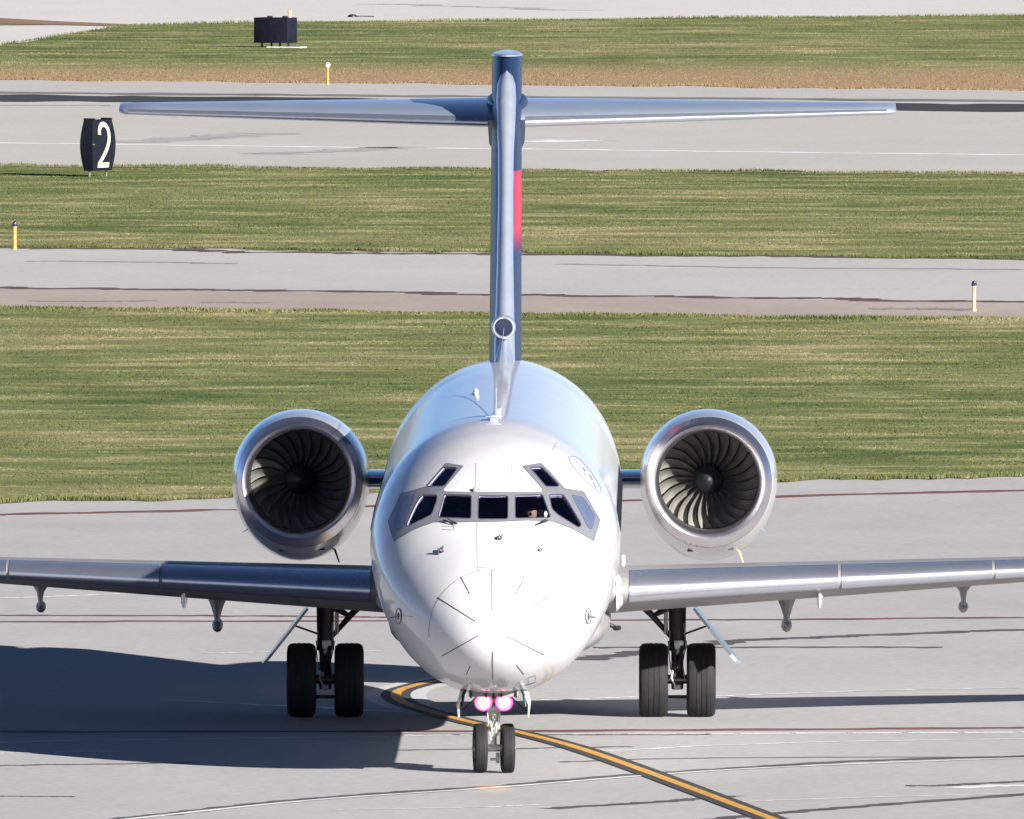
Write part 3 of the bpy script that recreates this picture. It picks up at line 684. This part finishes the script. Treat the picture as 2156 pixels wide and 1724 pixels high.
for s in (-1, 1):
    wb = B(); xs = [RX - .3, RX, 2.4, 4, 6, 8, 10, 12, 13.6, TX]; rg = []
    for x in xs:
        ly, c, zt, zb = wpar(x); rg.append(sect(s * x, ly, c, zt, zb, R(1.0)))
    ly, c, zt, zb = wpar(TX + .12); m_ = (zt + zb) / 2; rg.append(sect(s * (TX + .12), ly + .3, c * .7, m_ + .04, m_ - .04, R(1.0)))
    wb.loft(rg); wing = wb.build('wing', M['wingm'], A, 40)
    for i, (xa, xb) in enumerate(((1.78, 4.655), (4.70, 6.79), (6.83, 9.4), (9.42, 11.8), (11.82, 14.1))):
        b = B(); rg = []
        for k in range(5):
            x = xa + (xb - xa) * k / 4; ly, c, zt, zb = wpar(x); rg.append(sect(s * x, ly, c, zt, zb, R(1.0), cut_foil(0, .16, .055, .006)))
        b.loft(rg); b.build('slat', M['chrome'], wing, 50)
    # vortilon (thin strake) and flap hinge fairings hanging below
    def hang(name, dxR, yy, top, zs, mat, ylen):
        """zs: list of (picture y, half width px)"""
        dx = dxR if s > 0 else 2 * 1057 - dxR; b = B(); rg = []
        for py, hw in zs:
            p = at(dx, py, yy); w = hw / 152.0; rg.append([(p.x - w, yy - ylen[0], p.z), (p.x - w * .3, yy - ylen[0] - .15, p.z), (p.x + w * .3, yy - ylen[0] - .15, p.z), (p.x + w, yy - ylen[0], p.z), (p.x + w * .4, yy + ylen[1], p.z + .06), (p.x - w * .4, yy + ylen[1], p.z + .06)])
        b.loft(rg); return b, at(dx, zs[-1][0], yy)
    b, e = hang('f', 1656, 18.8, 0, [(1240, 22), (1258, 20), (1275, 13), (1295, 7), (1312, 5)], None, (.3, .8))
    b.sphere((e.x, 18.9, e.z - .03), (.076, .75, .095)); b.build('flap_hinge_fairing', M['wingm'], wing)
    b, e = hang('f', 2028, 19.6, 0, [(1222, 16), (1234, 15), (1244, 8), (1262, 5), (1275, 5)], None, (.3, .7))
    b.sphere((e.x, 19.7, e.z - .02), (.070, .6, .080)); b.build('flap_hinge_fairing', M['wingm'], wing)
    b, e = hang('f', 1726, 15.3, 0, [(1228, 8), (1250, 7.5), (1270, 6), (1279, 3)], None, (.1, .9)); b.build('vortilon', M['nac'], wing)
    # root closing plate between slat and hull
    ly, c, zt, zb = wpar(1.70); b = B(); b.loft([sect(s * 1.60, ly - .05, 1.3, zt - .05, zb + .05, R(1)), sect(s * 1.69, ly + .02, 1.3, zt - .12, zb + .14, R(1))]); b.build('root_fairing', M['white'], wing)

# engines -----------------------------------------------------------------
EY = 24.0
def engine(s):
    c = at(1492, 1014, EY); ex = c.x * s - (0 if s > 0 else .0); ez = c.z
    def prof(y, rx, rt, rb, n=72):
        o = []
        for j in range(n):
            a = 2 * math.pi * j / n; ca, sa = math.cos(a), math.sin(a); o.append((ex + rx * ca, EY + y, ez + (rt if sa >= 0 else rb) * sa))
        return o
    b = B(); fz = [(.26, .885, .90, .935), (.5, .925, .925, 1.0), (.9, .955, .945, 1.09), (1.5, .972, .955, 1.17), (2.2, .975, .955, 1.19), (3.0, .94, .93, 1.10), (4.0, .80, .80, .86), (5.0, .62, .62, .62)]
    b.loft([prof(*p) for p in fz] , cap=False); b.loft([prof(5.0, .62, .62, .62), prof(5.0, .3, .3, .3), prof(5.5, .05, .05, .05)], cap=False)
    na = b.build('engine_nacelle', M['nac'], A, 30)
    lip = [(.262, .887, .902, .937), (.18, .868, .875, .90), (.09, .842, .845, .858), (.03, .818, .82, .825), (.0, .795, .795, .797), (.015, .765, .765, .765), (.05, .738, .738, .738), (.11, .715, .715, .715), (.19, .702, .702, .702)]
    b = B(); b.loft([prof(*p) for p in lip], cap=False); b.build('inlet_lip', M['lipm'], na, 60)
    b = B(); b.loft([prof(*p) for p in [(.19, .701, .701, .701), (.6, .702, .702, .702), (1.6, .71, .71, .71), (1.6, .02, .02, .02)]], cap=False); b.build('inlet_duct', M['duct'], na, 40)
    b = B(); b.loft([prof(.262, .889, .904, .939), prof(.276, .892, .906, .942)], cap=False); b.build('cowl_seam', M['softline'], na); b = B(); b.loft([prof(2.45, .977, .957, 1.187), prof(2.462, .977, .957, 1.186)], cap=False); b.build('cowl_seam', M['softline'], na)
    b = B()
    for j in range(-4, 5):
        a = R(-90 + j * 5.5); b.sphere((ex + .89 * math.cos(a), EY + .235, ez + .93 * math.sin(a)), .008, 6, 5)
    b.build('rivets', M['gearm'], na)
    FY = EY + 1.0; b = B(); b.lathe([(-.26, .005), (-.24, .04), (-.18, .09), (-.08, .16), (.0, .20), (.1, .215), (.5, .215)], (ex, FY, ez), 'Y', 32); b.build('spinner', M['spin'], na)
    NB = 24; proto = None
    for k in range(NB):
        if proto is None:
            v = []; f = []; nr, nu = 9, 6
            for side in (0, 1):
                for i in range(nr):
                    q = i / (nr - 1); r = .19 + .508 * q; cur = -.20 * q + .36 * q * q
                    for j in range(nu):
                        u = j / (nu - 1); dth = (.16 + .08 * q) * (1 if True else 1); th = cur + u * dth; yy = (.17 - .09 * q) * u + .03 * math.sin(math.pi * u) * (1 - q * .3) + (.006 if side else 0)
                        yy += -.05 * math.sin(math.pi * q) * (1 - u)
                        v.append((r * math.cos(th), yy, r * math.sin(th)))
                o0 = side * nr * nu
                for i in range(nr - 1):
                    for j in range(nu - 1):
                        a = o0 + i * nu + j; f.append((a, a + 1, a + nu + 1, a + nu) if side == 0 else (a, a + nu, a + nu + 1, a + 1))
            proto = mk('fan_blade', v, f, M['blademetal'], na, 50); o = proto
        else: o = proto.copy(); COL.objects.link(o); o.parent = na
        o.location = (ex, FY, ez); o.rotation_euler = (0, 2 * math.pi * k / NB + .05, 0)
    # pylon to the hull, strake and drain mast
    pz0, pz1 = zfor(991, EY + 2.0), zfor(1029, EY + 2.0); b = B(); rg = []
    for x in (1.2, 2.15):
        P = []
        for u, v in FULL: P.append((s * x, EY + 1.2 + u * 3.6, (pz0 + pz1) / 2 + v * (pz0 - pz1)))
        rg.append(P)
    b.loft(rg); b.build('engine_pylon', M['navy'], A, 40)
    a = R(-40); sx = ex + s * .93 * math.cos(a); sz = ez + 1.08 * math.sin(a); n = Vector((s * math.cos(R(-38)), 0, math.sin(R(-38))))
    P0 = Vector((sx, EY + 1.0, sz)) - n * .05; b = B(); tq = Vector((0, 0, .012))
    b.loft([[P0 + tq, P0 - tq, P0 + Vector((0, .9, 0)) - tq, P0 + Vector((0, .9, 0)) + tq], [P0 + n * .20 + Vector((0, .55, 0)) + tq * .5, P0 + n * .17 + Vector((0, .55, 0)) - tq * .5, P0 + n * .17 + Vector((0, .85, 0)) - tq * .5, P0 + n * .17 + Vector((0, .85, 0)) + tq * .5]])
    b.build('nacelle_strake', M['nac'], na)
    b = B(); p = at(707 if s < 0 else 1557, 1168, EY + 1.6); b.tube([p + Vector((-.03, 0, .12)), p + Vector((.05, 0, -.11))], [.018, .010], 8); b.build('drain_mast', M['stakeo'] if s > 0 else M['dark'], na)
    for q in (-.27, .33):
        a_ = -math.pi / 2 + q; b = B(); b.box((ex + .96 * math.cos(a_) , EY + .66, ez + 1.035 * math.sin(a_)), (.09, .06, .025), bev=.008); b.build('vent_slot', M['mark'], na)
for s in (-1, 1): engine(s)

# fin -----------------------------------------------------------------------
def finring(z, ly, c, T, fo=None):
    return [(v * T, ly + u * c, z) for u, v in (fo or FULL)]
fz = [(4.2, 24.6, 8.6, .46), (4.6, 25.2, 8.1, .455), (5.6, 26.5, 7.2, .45), (6.6, 27.8, 6.2, .44), (7.6, 29.1, 5.2, .435), (8.3, 30.1, 4.4, .43), (8.89, 30.95, 3.9, .43)]
b = B(); b.loft([finring(*p) for p in fz]); fin = b.build('tail_fin', M['fin'], A, 40)
b = B(); b.loft([finring(8.893, 30.88, 4.0, .445), finring(8.91, 30.9, 3.97, .44), finring(8.925, 30.98, 3.85, .40), finring(8.93, 31.1, 3.6, .3)]); b.build('fin_cap', M['stab'], fin, 40)
cutf = lambda g: [(x - g, y * (1 + g * 6)) for x, y in FULL[:27] if x <= .055][::-1] + [(x - g, y * (1 + g * 6)) for x, y in FULL[27:] if x <= .055][::-1]
b = B(); rg = []
for z, k in ((4.5, .8), (5.2, .72), (6.0, .62), (7.0, .56), (7.6, .60), (8.0, .70), (8.3, .74), (8.5, .68), (8.62, .50), (8.68, .25), (8.70, .05)):
    ly = float(np.interp(z, [p[0] for p in fz], [p[1] for p in fz])); w = .5 * .38 * k
    rg.append([(w * math.cos(a), ly + .17 - .30 * math.sin(a) * (1 if k > .3 else .7), z) for a in [math.pi * i / 14 for i in range(15)]] + [(-w, ly + .5, z), (w, ly + .5, z)])
b.loft(rg); b.build('fin_leading_edge', M['lead'], fin, 50)
# ram air scoop low on the fin
c = at(1060, 689, 25.2); b = B()
b.lathe([(1.3, .10), (.8, .16), (.3, .175), (.05, .168), (0, .155), (-.01, .140), (.0, .128), (.05, .122), (.6, .118), (.6, .002)], (c.x, 25.0, c.z), 'Y', 36)
b.build('air_scoop', M['lead'], fin, 40)
B().lathe([(0, .004), (.0, .119), (.01, .119), (.012, .004)], (c.x, 25.42, c.z), 'Y', 30).build('scoop_duct', M['inside'], fin)
b = B(); rg = []
for i in range(8):
    q = i / 7; rg.append([((.07 + .07 * math.sin(math.pi * min(q * 1.1, 1))) * math.cos(a), 23.6 + q * 2.3 , 4.55 + (c.z - 4.50) * (q ** 1.4) * (.5 + .5 * math.sin(a)) ) for a in [2 * math.pi * k / 20 for k in range(20)]])
b.loft(rg); b.build('dorsal_fillet', M['stab'], fin, 50)
p = at(1060, 448, 28.1); B().box((p.x, 28.0, p.z), (.04, .1, .03), bev=.01).build('fin_probe', M['dark'], fin)
b = B(); b.add([(.222, 31.6, 7.42), (.222, 31.75, 7.42), (.222, 31.7, 7.55), (.222, 31.5, 7.55)], [(0, 1, 2, 3)])
# tailplane
def stabz(D0, y0, D1, y1): return zfor(D0, y0), zfor(D1, y1)
for s in (-1, 1):
    rz, rzt = zfor(258, 30.6), zfor(205, 33.8); tz, tzt = zfor(235, 33.6), zfor(216.5, 34.8); b = B(); rg = []
    for q in [0, .1, .3, .5, .7, .9, .985, 1.0]:
        x = s * (.16 + (5.60 - .16) * q); ly = 30.6 + 3.0 * q; te = 33.8 + 1.0 * q; z0 = rz + (tz - rz) * q; z1 = rzt + (tzt - rzt) * q; T = .27 * (1 - q) + .13 * q
        if q == 1.0: T *= .45; ly += .12
        rg.append([(x, ly + u * (te - ly), z0 + (z1 - z0) * u + v * T) for u, v in FULL])
    b.loft(rg); st = b.build('tailplane', M['stab'], A, 40)
    b = B(); rg = []
    for q in [.02, .5, .975]:
        x = s * (.16 + (5.60 - .16) * q); ly = 30.6 + 3.0 * q; te = 33.8 + 1.0 * q; z0 = rz + (tz - rz) * q; z1 = rzt + (tzt - rzt) * q; T = .27 * (1 - q) + .13 * q
        rg.append([(x, ly + u * (te - ly), z0 + (z1 - z0) * u + v * T) for u, v in cut_foil(0, .035, .012, .003)])
    b.loft(rg); b.build('leading_edge', M['chrome'], st, 50)
    b = B(); pz = zfor(232, 31.4); b.lathe([(-1.0, .01), (-.8, .06), (-.3, .11), (.5, .14), (1.6, .12), (2.4, .03)], (s * .16, 31.5, pz + .10), 'Y', 20); 
    b.v = [(x if abs(x) < 9 else x, y, z) for x, y, z in b.v]; b.build('pivot_fairing', M['fin'], fin, 50)
    b = B(); z1 = zfor(318, 31.5); b.loft([[(s * .20, 30.8, z1 + .05), (s * .25, 30.9, z1 + .12), (s * .25, 32.5, z1 + .12), (s * .20, 32.5, z1 + .0)], [(s * .20, 30.4, pz - .12), (s * .27, 30.6, pz - .12), (s * .27, 32.9, pz - .12), (s * .20, 32.9, pz - .12)]]); b.build('fin_side_fairing', M['fin'], fin, 40)

# landing gear ------------------------------------------------------------------
def tyre(b, c, r, w, grooves=True):
    h = w / 2; pr = [(-h * .55, r * .52), (-h * .9, r * .62), (-h * 1.0, r * .78), (-h * .96, r * .9), (-h * .80, r * .97), (-h * .62, r * .992)]
    if grooves:
        for g in (-.36, 0, .36): pr += [(h * (g - .045), r * 1.0), (h * (g - .03), r * .986), (h * (g + .03), r * .986), (h * (g + .045), r * 1.0)]
    pr += [(h * .62, r * .992), (h * .80, r * .97), (h * .96, r * .9), (h * 1.0, r * .78), (h * .9, r * .62), (h * .55, r * .52)]
    return b.lathe(pr, c, 'X', 56)
for s in (-1, 1):
    gx, gy = s * 2.44, 17.6; g = B()
    zt = 1.72
    g.tube([(gx, gy - .05, zt), (gx, gy - .02, 1.02)], [.125, .115], 18); g.tube([(gx, gy, 1.05), (gx, gy, .92)], [.135, .12], 18); g.tube([(gx, gy, 1.0), (gx, gy, .5)], [.085, .085], 16)
    g.tube([(gx - .07, gy - .16, .98), (gx - .03, gy - .27, .78), (gx - .05, gy - .12, .6)], [.03, .035, .03], 8); g.tube([(gx + .07, gy - .16, .98), (gx + .03, gy - .27, .78), (gx + .05, gy - .12, .6)], [.03, .035, .03], 8)
    g.tube([(gx - .36, gy, .52), (gx + .36, gy, .52)], .065, 14); g.box((gx, gy, .5), (.17, .24, .24), bev=.03); g.box((gx, gy - .1, .28), (.30, .06, .05), bev=.01)
    strut = g.build('main_gear_strut', M['dark'], A)
    b = B(); b.box((gx + .02, gy - .14, 1.0), (.13, .04, .13), bev=.015); b.tube([(gx + .05, gy - .15, .97), (gx - .03, gy - .16, .86), (gx - .05, gy - .15, .74)], [.03, .025, .03], 8); b.box((gx, gy - .15, .70), (.16, .04, .04), bev=.01); b.box((gx, gy - .13, .42), (.10, .04, .06), bev=.01)
    b.tube([(gx - .06, gy - .17, .68), (gx - .08, gy - .2, .55), (gx - .02, gy - .2, .42)], .014, 6); b.build('torque_link', M['gearw'], strut)
    b = B(); b.tube([(gx + .09, gy - .13, 1.3), (gx + .12, gy - .17, 1.0), (gx + .07, gy - .2, .75), (gx + .1, gy - .16, .55)], .010, 6); b.tube([(gx - .1, gy - .13, 1.2), (gx - .12, gy - .16, .9), (gx - .09, gy - .18, .66)], .008, 6); b.build('brake_hose', M['gearm'], strut)
    b = B(); b.box((gx - .04, gy - .15, .60), (.05, .05, .09), bev=.012); b.tube([(gx - .15, gy - .13, .52), (gx + .15, gy - .13, .52)], .022, 8); b.build('brake_fitting', M['gearm'], strut)
    b = B(); b.tube([(gx - s * .1, gy, 1.12), (gx - s * .36, gy - .1, 1.42), (gx - s * .52, gy - .15, 1.58)], [.032, .045, .05], 10); b.tube([(gx - s * .34, gy - .1, 1.40), (gx - s * .18, gy - .1, 1.49), (gx - s * .08, gy - .05, 1.50)], [.03, .05, .025], 10); b.build('side_brace', M['dark'], strut)
    b = B(); b.tube([(gx - s * .17, gy - .12, 1.62), (gx - s * .17, gy - .1, 1.15)], .018, 8); b.tube([(gx - s * .14, gy - .12, 1.62), (gx - s * .14, gy - .1, 1.15)], .010, 8); b.build('hydraulic_line', M['gearm'], strut)
    for q in (-1, 1):
        ty = tyre(B(), (0, 0, 0), .515, .405).build('tyre', M['tyre'], strut, 30, loc=(gx + q * .33, gy, .508))
        b = B(); b.lathe([(-.14, .26), (-.16, .2), (-.10, .12), (-.12, .06), (.12, .06), (.10, .12), (.16, .2), (.14, .26)], (0, 0, 0), 'X', 28); b.build('wheel_rim', M['gearm'], ty)
    p0 = at(1461 if s > 0 else 649, 1277, gy); p1 = at(1556 if s > 0 else 555, 1396, gy); d = (p1 - p0); d.y = 0; nn = Vector((d.z, 0, -d.x)).normalized() * .018
    if nn.z < 0: nn = -nn
    b = B(); y0, y1 = gy - .75, gy + .45; sh = Vector((s * .008, 0, 0)); r0 = []
    for q, ya, yb in ((0, y0, y1), (.35, y0 - .1, y1 + .05), (.8, y0 - .05, y1), (.93, y0 + .1, y1 - .1), (1, y0 + .35, y1 - .4)):
        c = Vector((p0.x, 0, p0.z)) + Vector((d.x, 0, d.z)) * q
        r0.append([c + nn + Vector((0, ya, 0)) - sh * .5, c + nn + Vector((0, yb, 0)) + sh, c - nn + Vector((0, yb, 0)) + sh, c - nn + Vector((0, ya, 0)) - sh * .5])
    b.loft(r0); b.build('main_gear_door', M['nac'], A, 20)
    b = B(); c = Vector((p0.x, gy, p0.z)) + d * .33; b.tube([(gx + s * .1, gy - .05, 1.15), c], .014, 8); b.build('door_link', M['dark'], strut)
# nose gear, steered slightly
ng = B(); ng.tube([(0, .1, 1.35), (0, .02, .78)], [.062, .058], 16); ng.tube([(0, .02, .80), (0, .0, .74)], [.085, .08], 16); ng.tube([(0, .01, .75), (0, 0, .56)], [.05, .05], 14); ng.tube([(0, 0, .58), (0, 0, .33)], [.034, .04], 12)
ng.tube([(-.29, 0, .33), (.29, 0, .33)], .022, 10); ng.tube([(-.12, 0, .33), (.12, 0, .33)], .05, 12); ng.tube([(-.05, .0, .74), (-.03, -.12, .62), (-.02, -.03, .48)], .018, 8); ng.tube([(.05, .0, .74), (.03, -.12, .62), (.02, -.03, .48)], .018, 8)
ng.box((0, -.02, .87), (.16, .1, .06), bev=.012); ng.tube([(-.09, -.03, .84), (.09, -.03, .84)], .03, 10); ng.box((.05, -.05, .2), (.05, .05, .14), bev=.01); ng.box((0, -.02, .18), (.10, .06, .04), bev=.01)
ng.tube([(0, .15, .78), (0, .9, 1.3)], .03, 8)
ng.tube([(-.07, -.05, 1.05), (-.085, -.08, .8), (-.06, -.07, .55), (-.03, -.06, .4)], .008, 6); ng.tube([(.075, -.05, 1.05), (.08, -.09, .72), (.05, -.07, .5)], .008, 6)
for z_ in (.64, .70, .77): ng.tube([(0, 0, z_), (0, 0, z_ + .018)], .066, 14)
nose = ng.build('nose_gear_strut', M['gearw'], A)

for q in (-1, 1):
    a = R(4); ty = tyre(B(), (0, 0, 0), .33, .175).build('tyre', M['tyre'], nose, 30, loc=(q * .182, q * -.012, .325)); ty.rotation_euler = (0, 0, a)
    b = B(); b.lathe([(-.06, .17), (-.075, .13), (-.05, .08), (-.1, .04), (.1, .04), (.05, .08), (.075, .13), (.06, .17)], (0, 0, 0), 'X', 24); b.build('wheel_rim', M['gearm'], ty)
    b = B(); b.lathe([(.14, .03), (.12, .08), (.05, .118), (0, .128), (-.025, .126), (-.03, .116), (-.01, .113), (.0, .004)], (q * .137, -.14, .945), 'Y', 32); b.tube([(q * .137, -.02, .945), (q * .03, .0, .93)], .02, 8); hs = b.build('lamp_housing', M['gearm'], nose)
    b = B(); b.lathe([(.0, .115), (-.02, .113), (-.042, .09), (-.052, .05), (-.055, .003)], (0, 0, 0), 'Y', 32); b.build('lamp_lens', M['lamp'], hs, 60, loc=(q * .137, -.145, .945))
    ld = bpy.data.lights.new('lamp_beam', 'SPOT'); ld.energy = 80; ld.spot_size = R(8); ld.spot_blend = 1.0; ld.color = (1, .42, .16); ld.shadow_soft_size = .05
    lo_ = bpy.data.objects.new('lamp_beam', ld); COL.objects.link(lo_); lo_.parent = hs; lo_.location = (q * .137, -.24, .93); lo_.rotation_euler = Vector((-q * .10, -4.2, -.93)).to_track_quat('-Z', 'Y').to_euler()
    # little upper lamp
    b = B(); b.sphere((0, 0, 0), .028); b.build('small_lamp', M['lamp'], hs, 60, loc=(q * .11, -.17, 1.06))
    # door
    b = B(); x = q * .44; b.loft([[(x - q * .04, -.55, 1.10), (x + q * .0, -.55, 1.10), (x + q * .0, .9, 1.10), (x - q * .04, .9, 1.10)], [(x + q * .015, -.6, .93), (x + q * .05, -.6, .93), (x + q * .05, .85, .93), (x + q * .015, .85, .93)], [(x + q * .01, -.45, .75), (x + q * .03, -.45, .75), (x + q * .03, .7, .75), (x + q * .01, .7, .75)]]); b.build('nose_gear_door', M['gearw'], A, 30)
    b = B(); b.tube([(q * .34, -.5, 1.2), (q * .40, -.58, 1.06), (q * .42, -.6, .9)], .02, 8); b.tube([(q * .16, -.2, 1.08), (q * .42, -.45, .84)], .010, 6); b.build('door_actuator', M['dark'], A)
b = B(); b.box((0, -.36, 1.11), (.66, .5, .16), bev=.01); b.build('gear_well', M['wingm'], A)
b = B()
for x in (-.30, -.10, .10, .30): b.box((x, -.625, 1.10), (.022, .03, .17))
b.box((0, -.63, 1.19), (.7, .03, .014)); b.tube([(0, -.64, 1.2), (0, -.64, 1.02), (0, -.3, .95)], .014, 8); b.build('well_brackets', M['dark'], A)

# ================================================================== CREW
def pilot(x, label, turn, paper):
    root = empty('person', (0, 0, 0)); P = rootM @ Vector((x, .68, 0)); root.location = (P.x, P.y, .24); root.rotation_euler = (0, 0, turn)
    J = [(0, .30, 2.35, .16), (0, .30, 2.62, .15), (0, .26, 2.86, .17), (0, .24, 2.97, .085), (0, .23, 3.04, .058), (0, .21, 3.12, .078), (0, .20, 3.20, .088), (0, .205, 3.27, .072),
         (-.17, .25, 2.90, .062), (-.23, .05, 2.68, .045), (-.13, -.20, 2.78, .034), (-.11, -.27, 2.80, .036), (.17, .25, 2.90, .062), (.23, .05, 2.68, .045), (.13, -.20, 2.78, .034), (.11, -.27, 2.80, .036),
         (-.10, .05, 2.36, .085), (-.11, -.22, 2.40, .065), (-.11, -.28, 2.05, .05), (.10, .05, 2.36, .085), (.11, -.22, 2.40, .065), (.11, -.28, 2.05, .05)]
    ed = [(0, 1), (1, 2), (2, 3), (3, 4), (4, 5), (5, 6), (6, 7), (2, 8), (8, 9), (9, 10), (10, 11), (2, 12), (12, 13), (13, 14), (14, 15), (0, 16), (16, 17), (17, 18), (0, 19), (19, 20), (20, 21)]
    def skin(idx, eds, grow, name, mat, par):
        me = bpy.data.meshes.new(name); mp = {i: k for k, i in enumerate(idx)}
        me.from_pydata([J[i][:3] for i in idx], [(mp[a], mp[b]) for a, b in eds], []); o = bpy.data.objects.new(name, me); COL.objects.link(o)
        sk = o.modifiers.new('s', 'SKIN'); o.modifiers.new('u', 'SUBSURF').levels = 1
        for i, k in mp.items(): me.skin_vertices[0].data[k].radius = (J[i][3] * grow, J[i][3] * grow * (.8 if i < 4 else 1))
        me.skin_vertices[0].data[0].use_root = True
        me2 = bpy.data.meshes.new_from_object(o.evaluated_get(bpy.context.evaluated_depsgraph_get())); o.modifiers.clear(); o.data = me2; me2.materials.clear(); me2.materials.append(mat); me2.shade_smooth(); o.parent = par; return o
    bd = skin(range(len(J)), ed, 1.0, 'body', M['skin'], root)
    skin([1, 2, 3, 8, 9, 12, 13, 0, 10, 14], [(0, 1), (1, 2), (2, 3), (2, 8), (8, 9), (2, 12), (12, 13), (9, 10), (13, 14)], 1.2, 'shirt', M['shirt'], root)
    B().sphere((0, .235, 3.235), (.093, .098, .088)).build('hair', M['hair'], root, 60)
    b = B(); b.sphere((0, .118, 3.175), (.014, .02, .022), 8, 6); b.sphere((-.085, .21, 3.18), (.012, .02, .03), 8, 6); b.sphere((.085, .21, 3.18), (.012, .02, .03), 8, 6); b.build('face', M['skin'], root, 60)
    if paper:
        b = B(); b.box((0, 0, 0), (.12, .012, .10), Matrix.Rotation(R(20), 3, 'Y')); q = b.build('checklist', M['paper'], None); q.location = rootM @ at(1143, 1082, .17)
        tag(q, 'white paper sheet propped behind the right front cockpit window', 'paper')
    tag(root, label, 'person', 'crew in the cockpit'); return root
pilot(.50, 'person seated in shade behind the right front cockpit window, beside a white paper sheet', 0, True)
pilot(-.50, 'person seated in deep shade behind the left front cockpit window', 0, False)
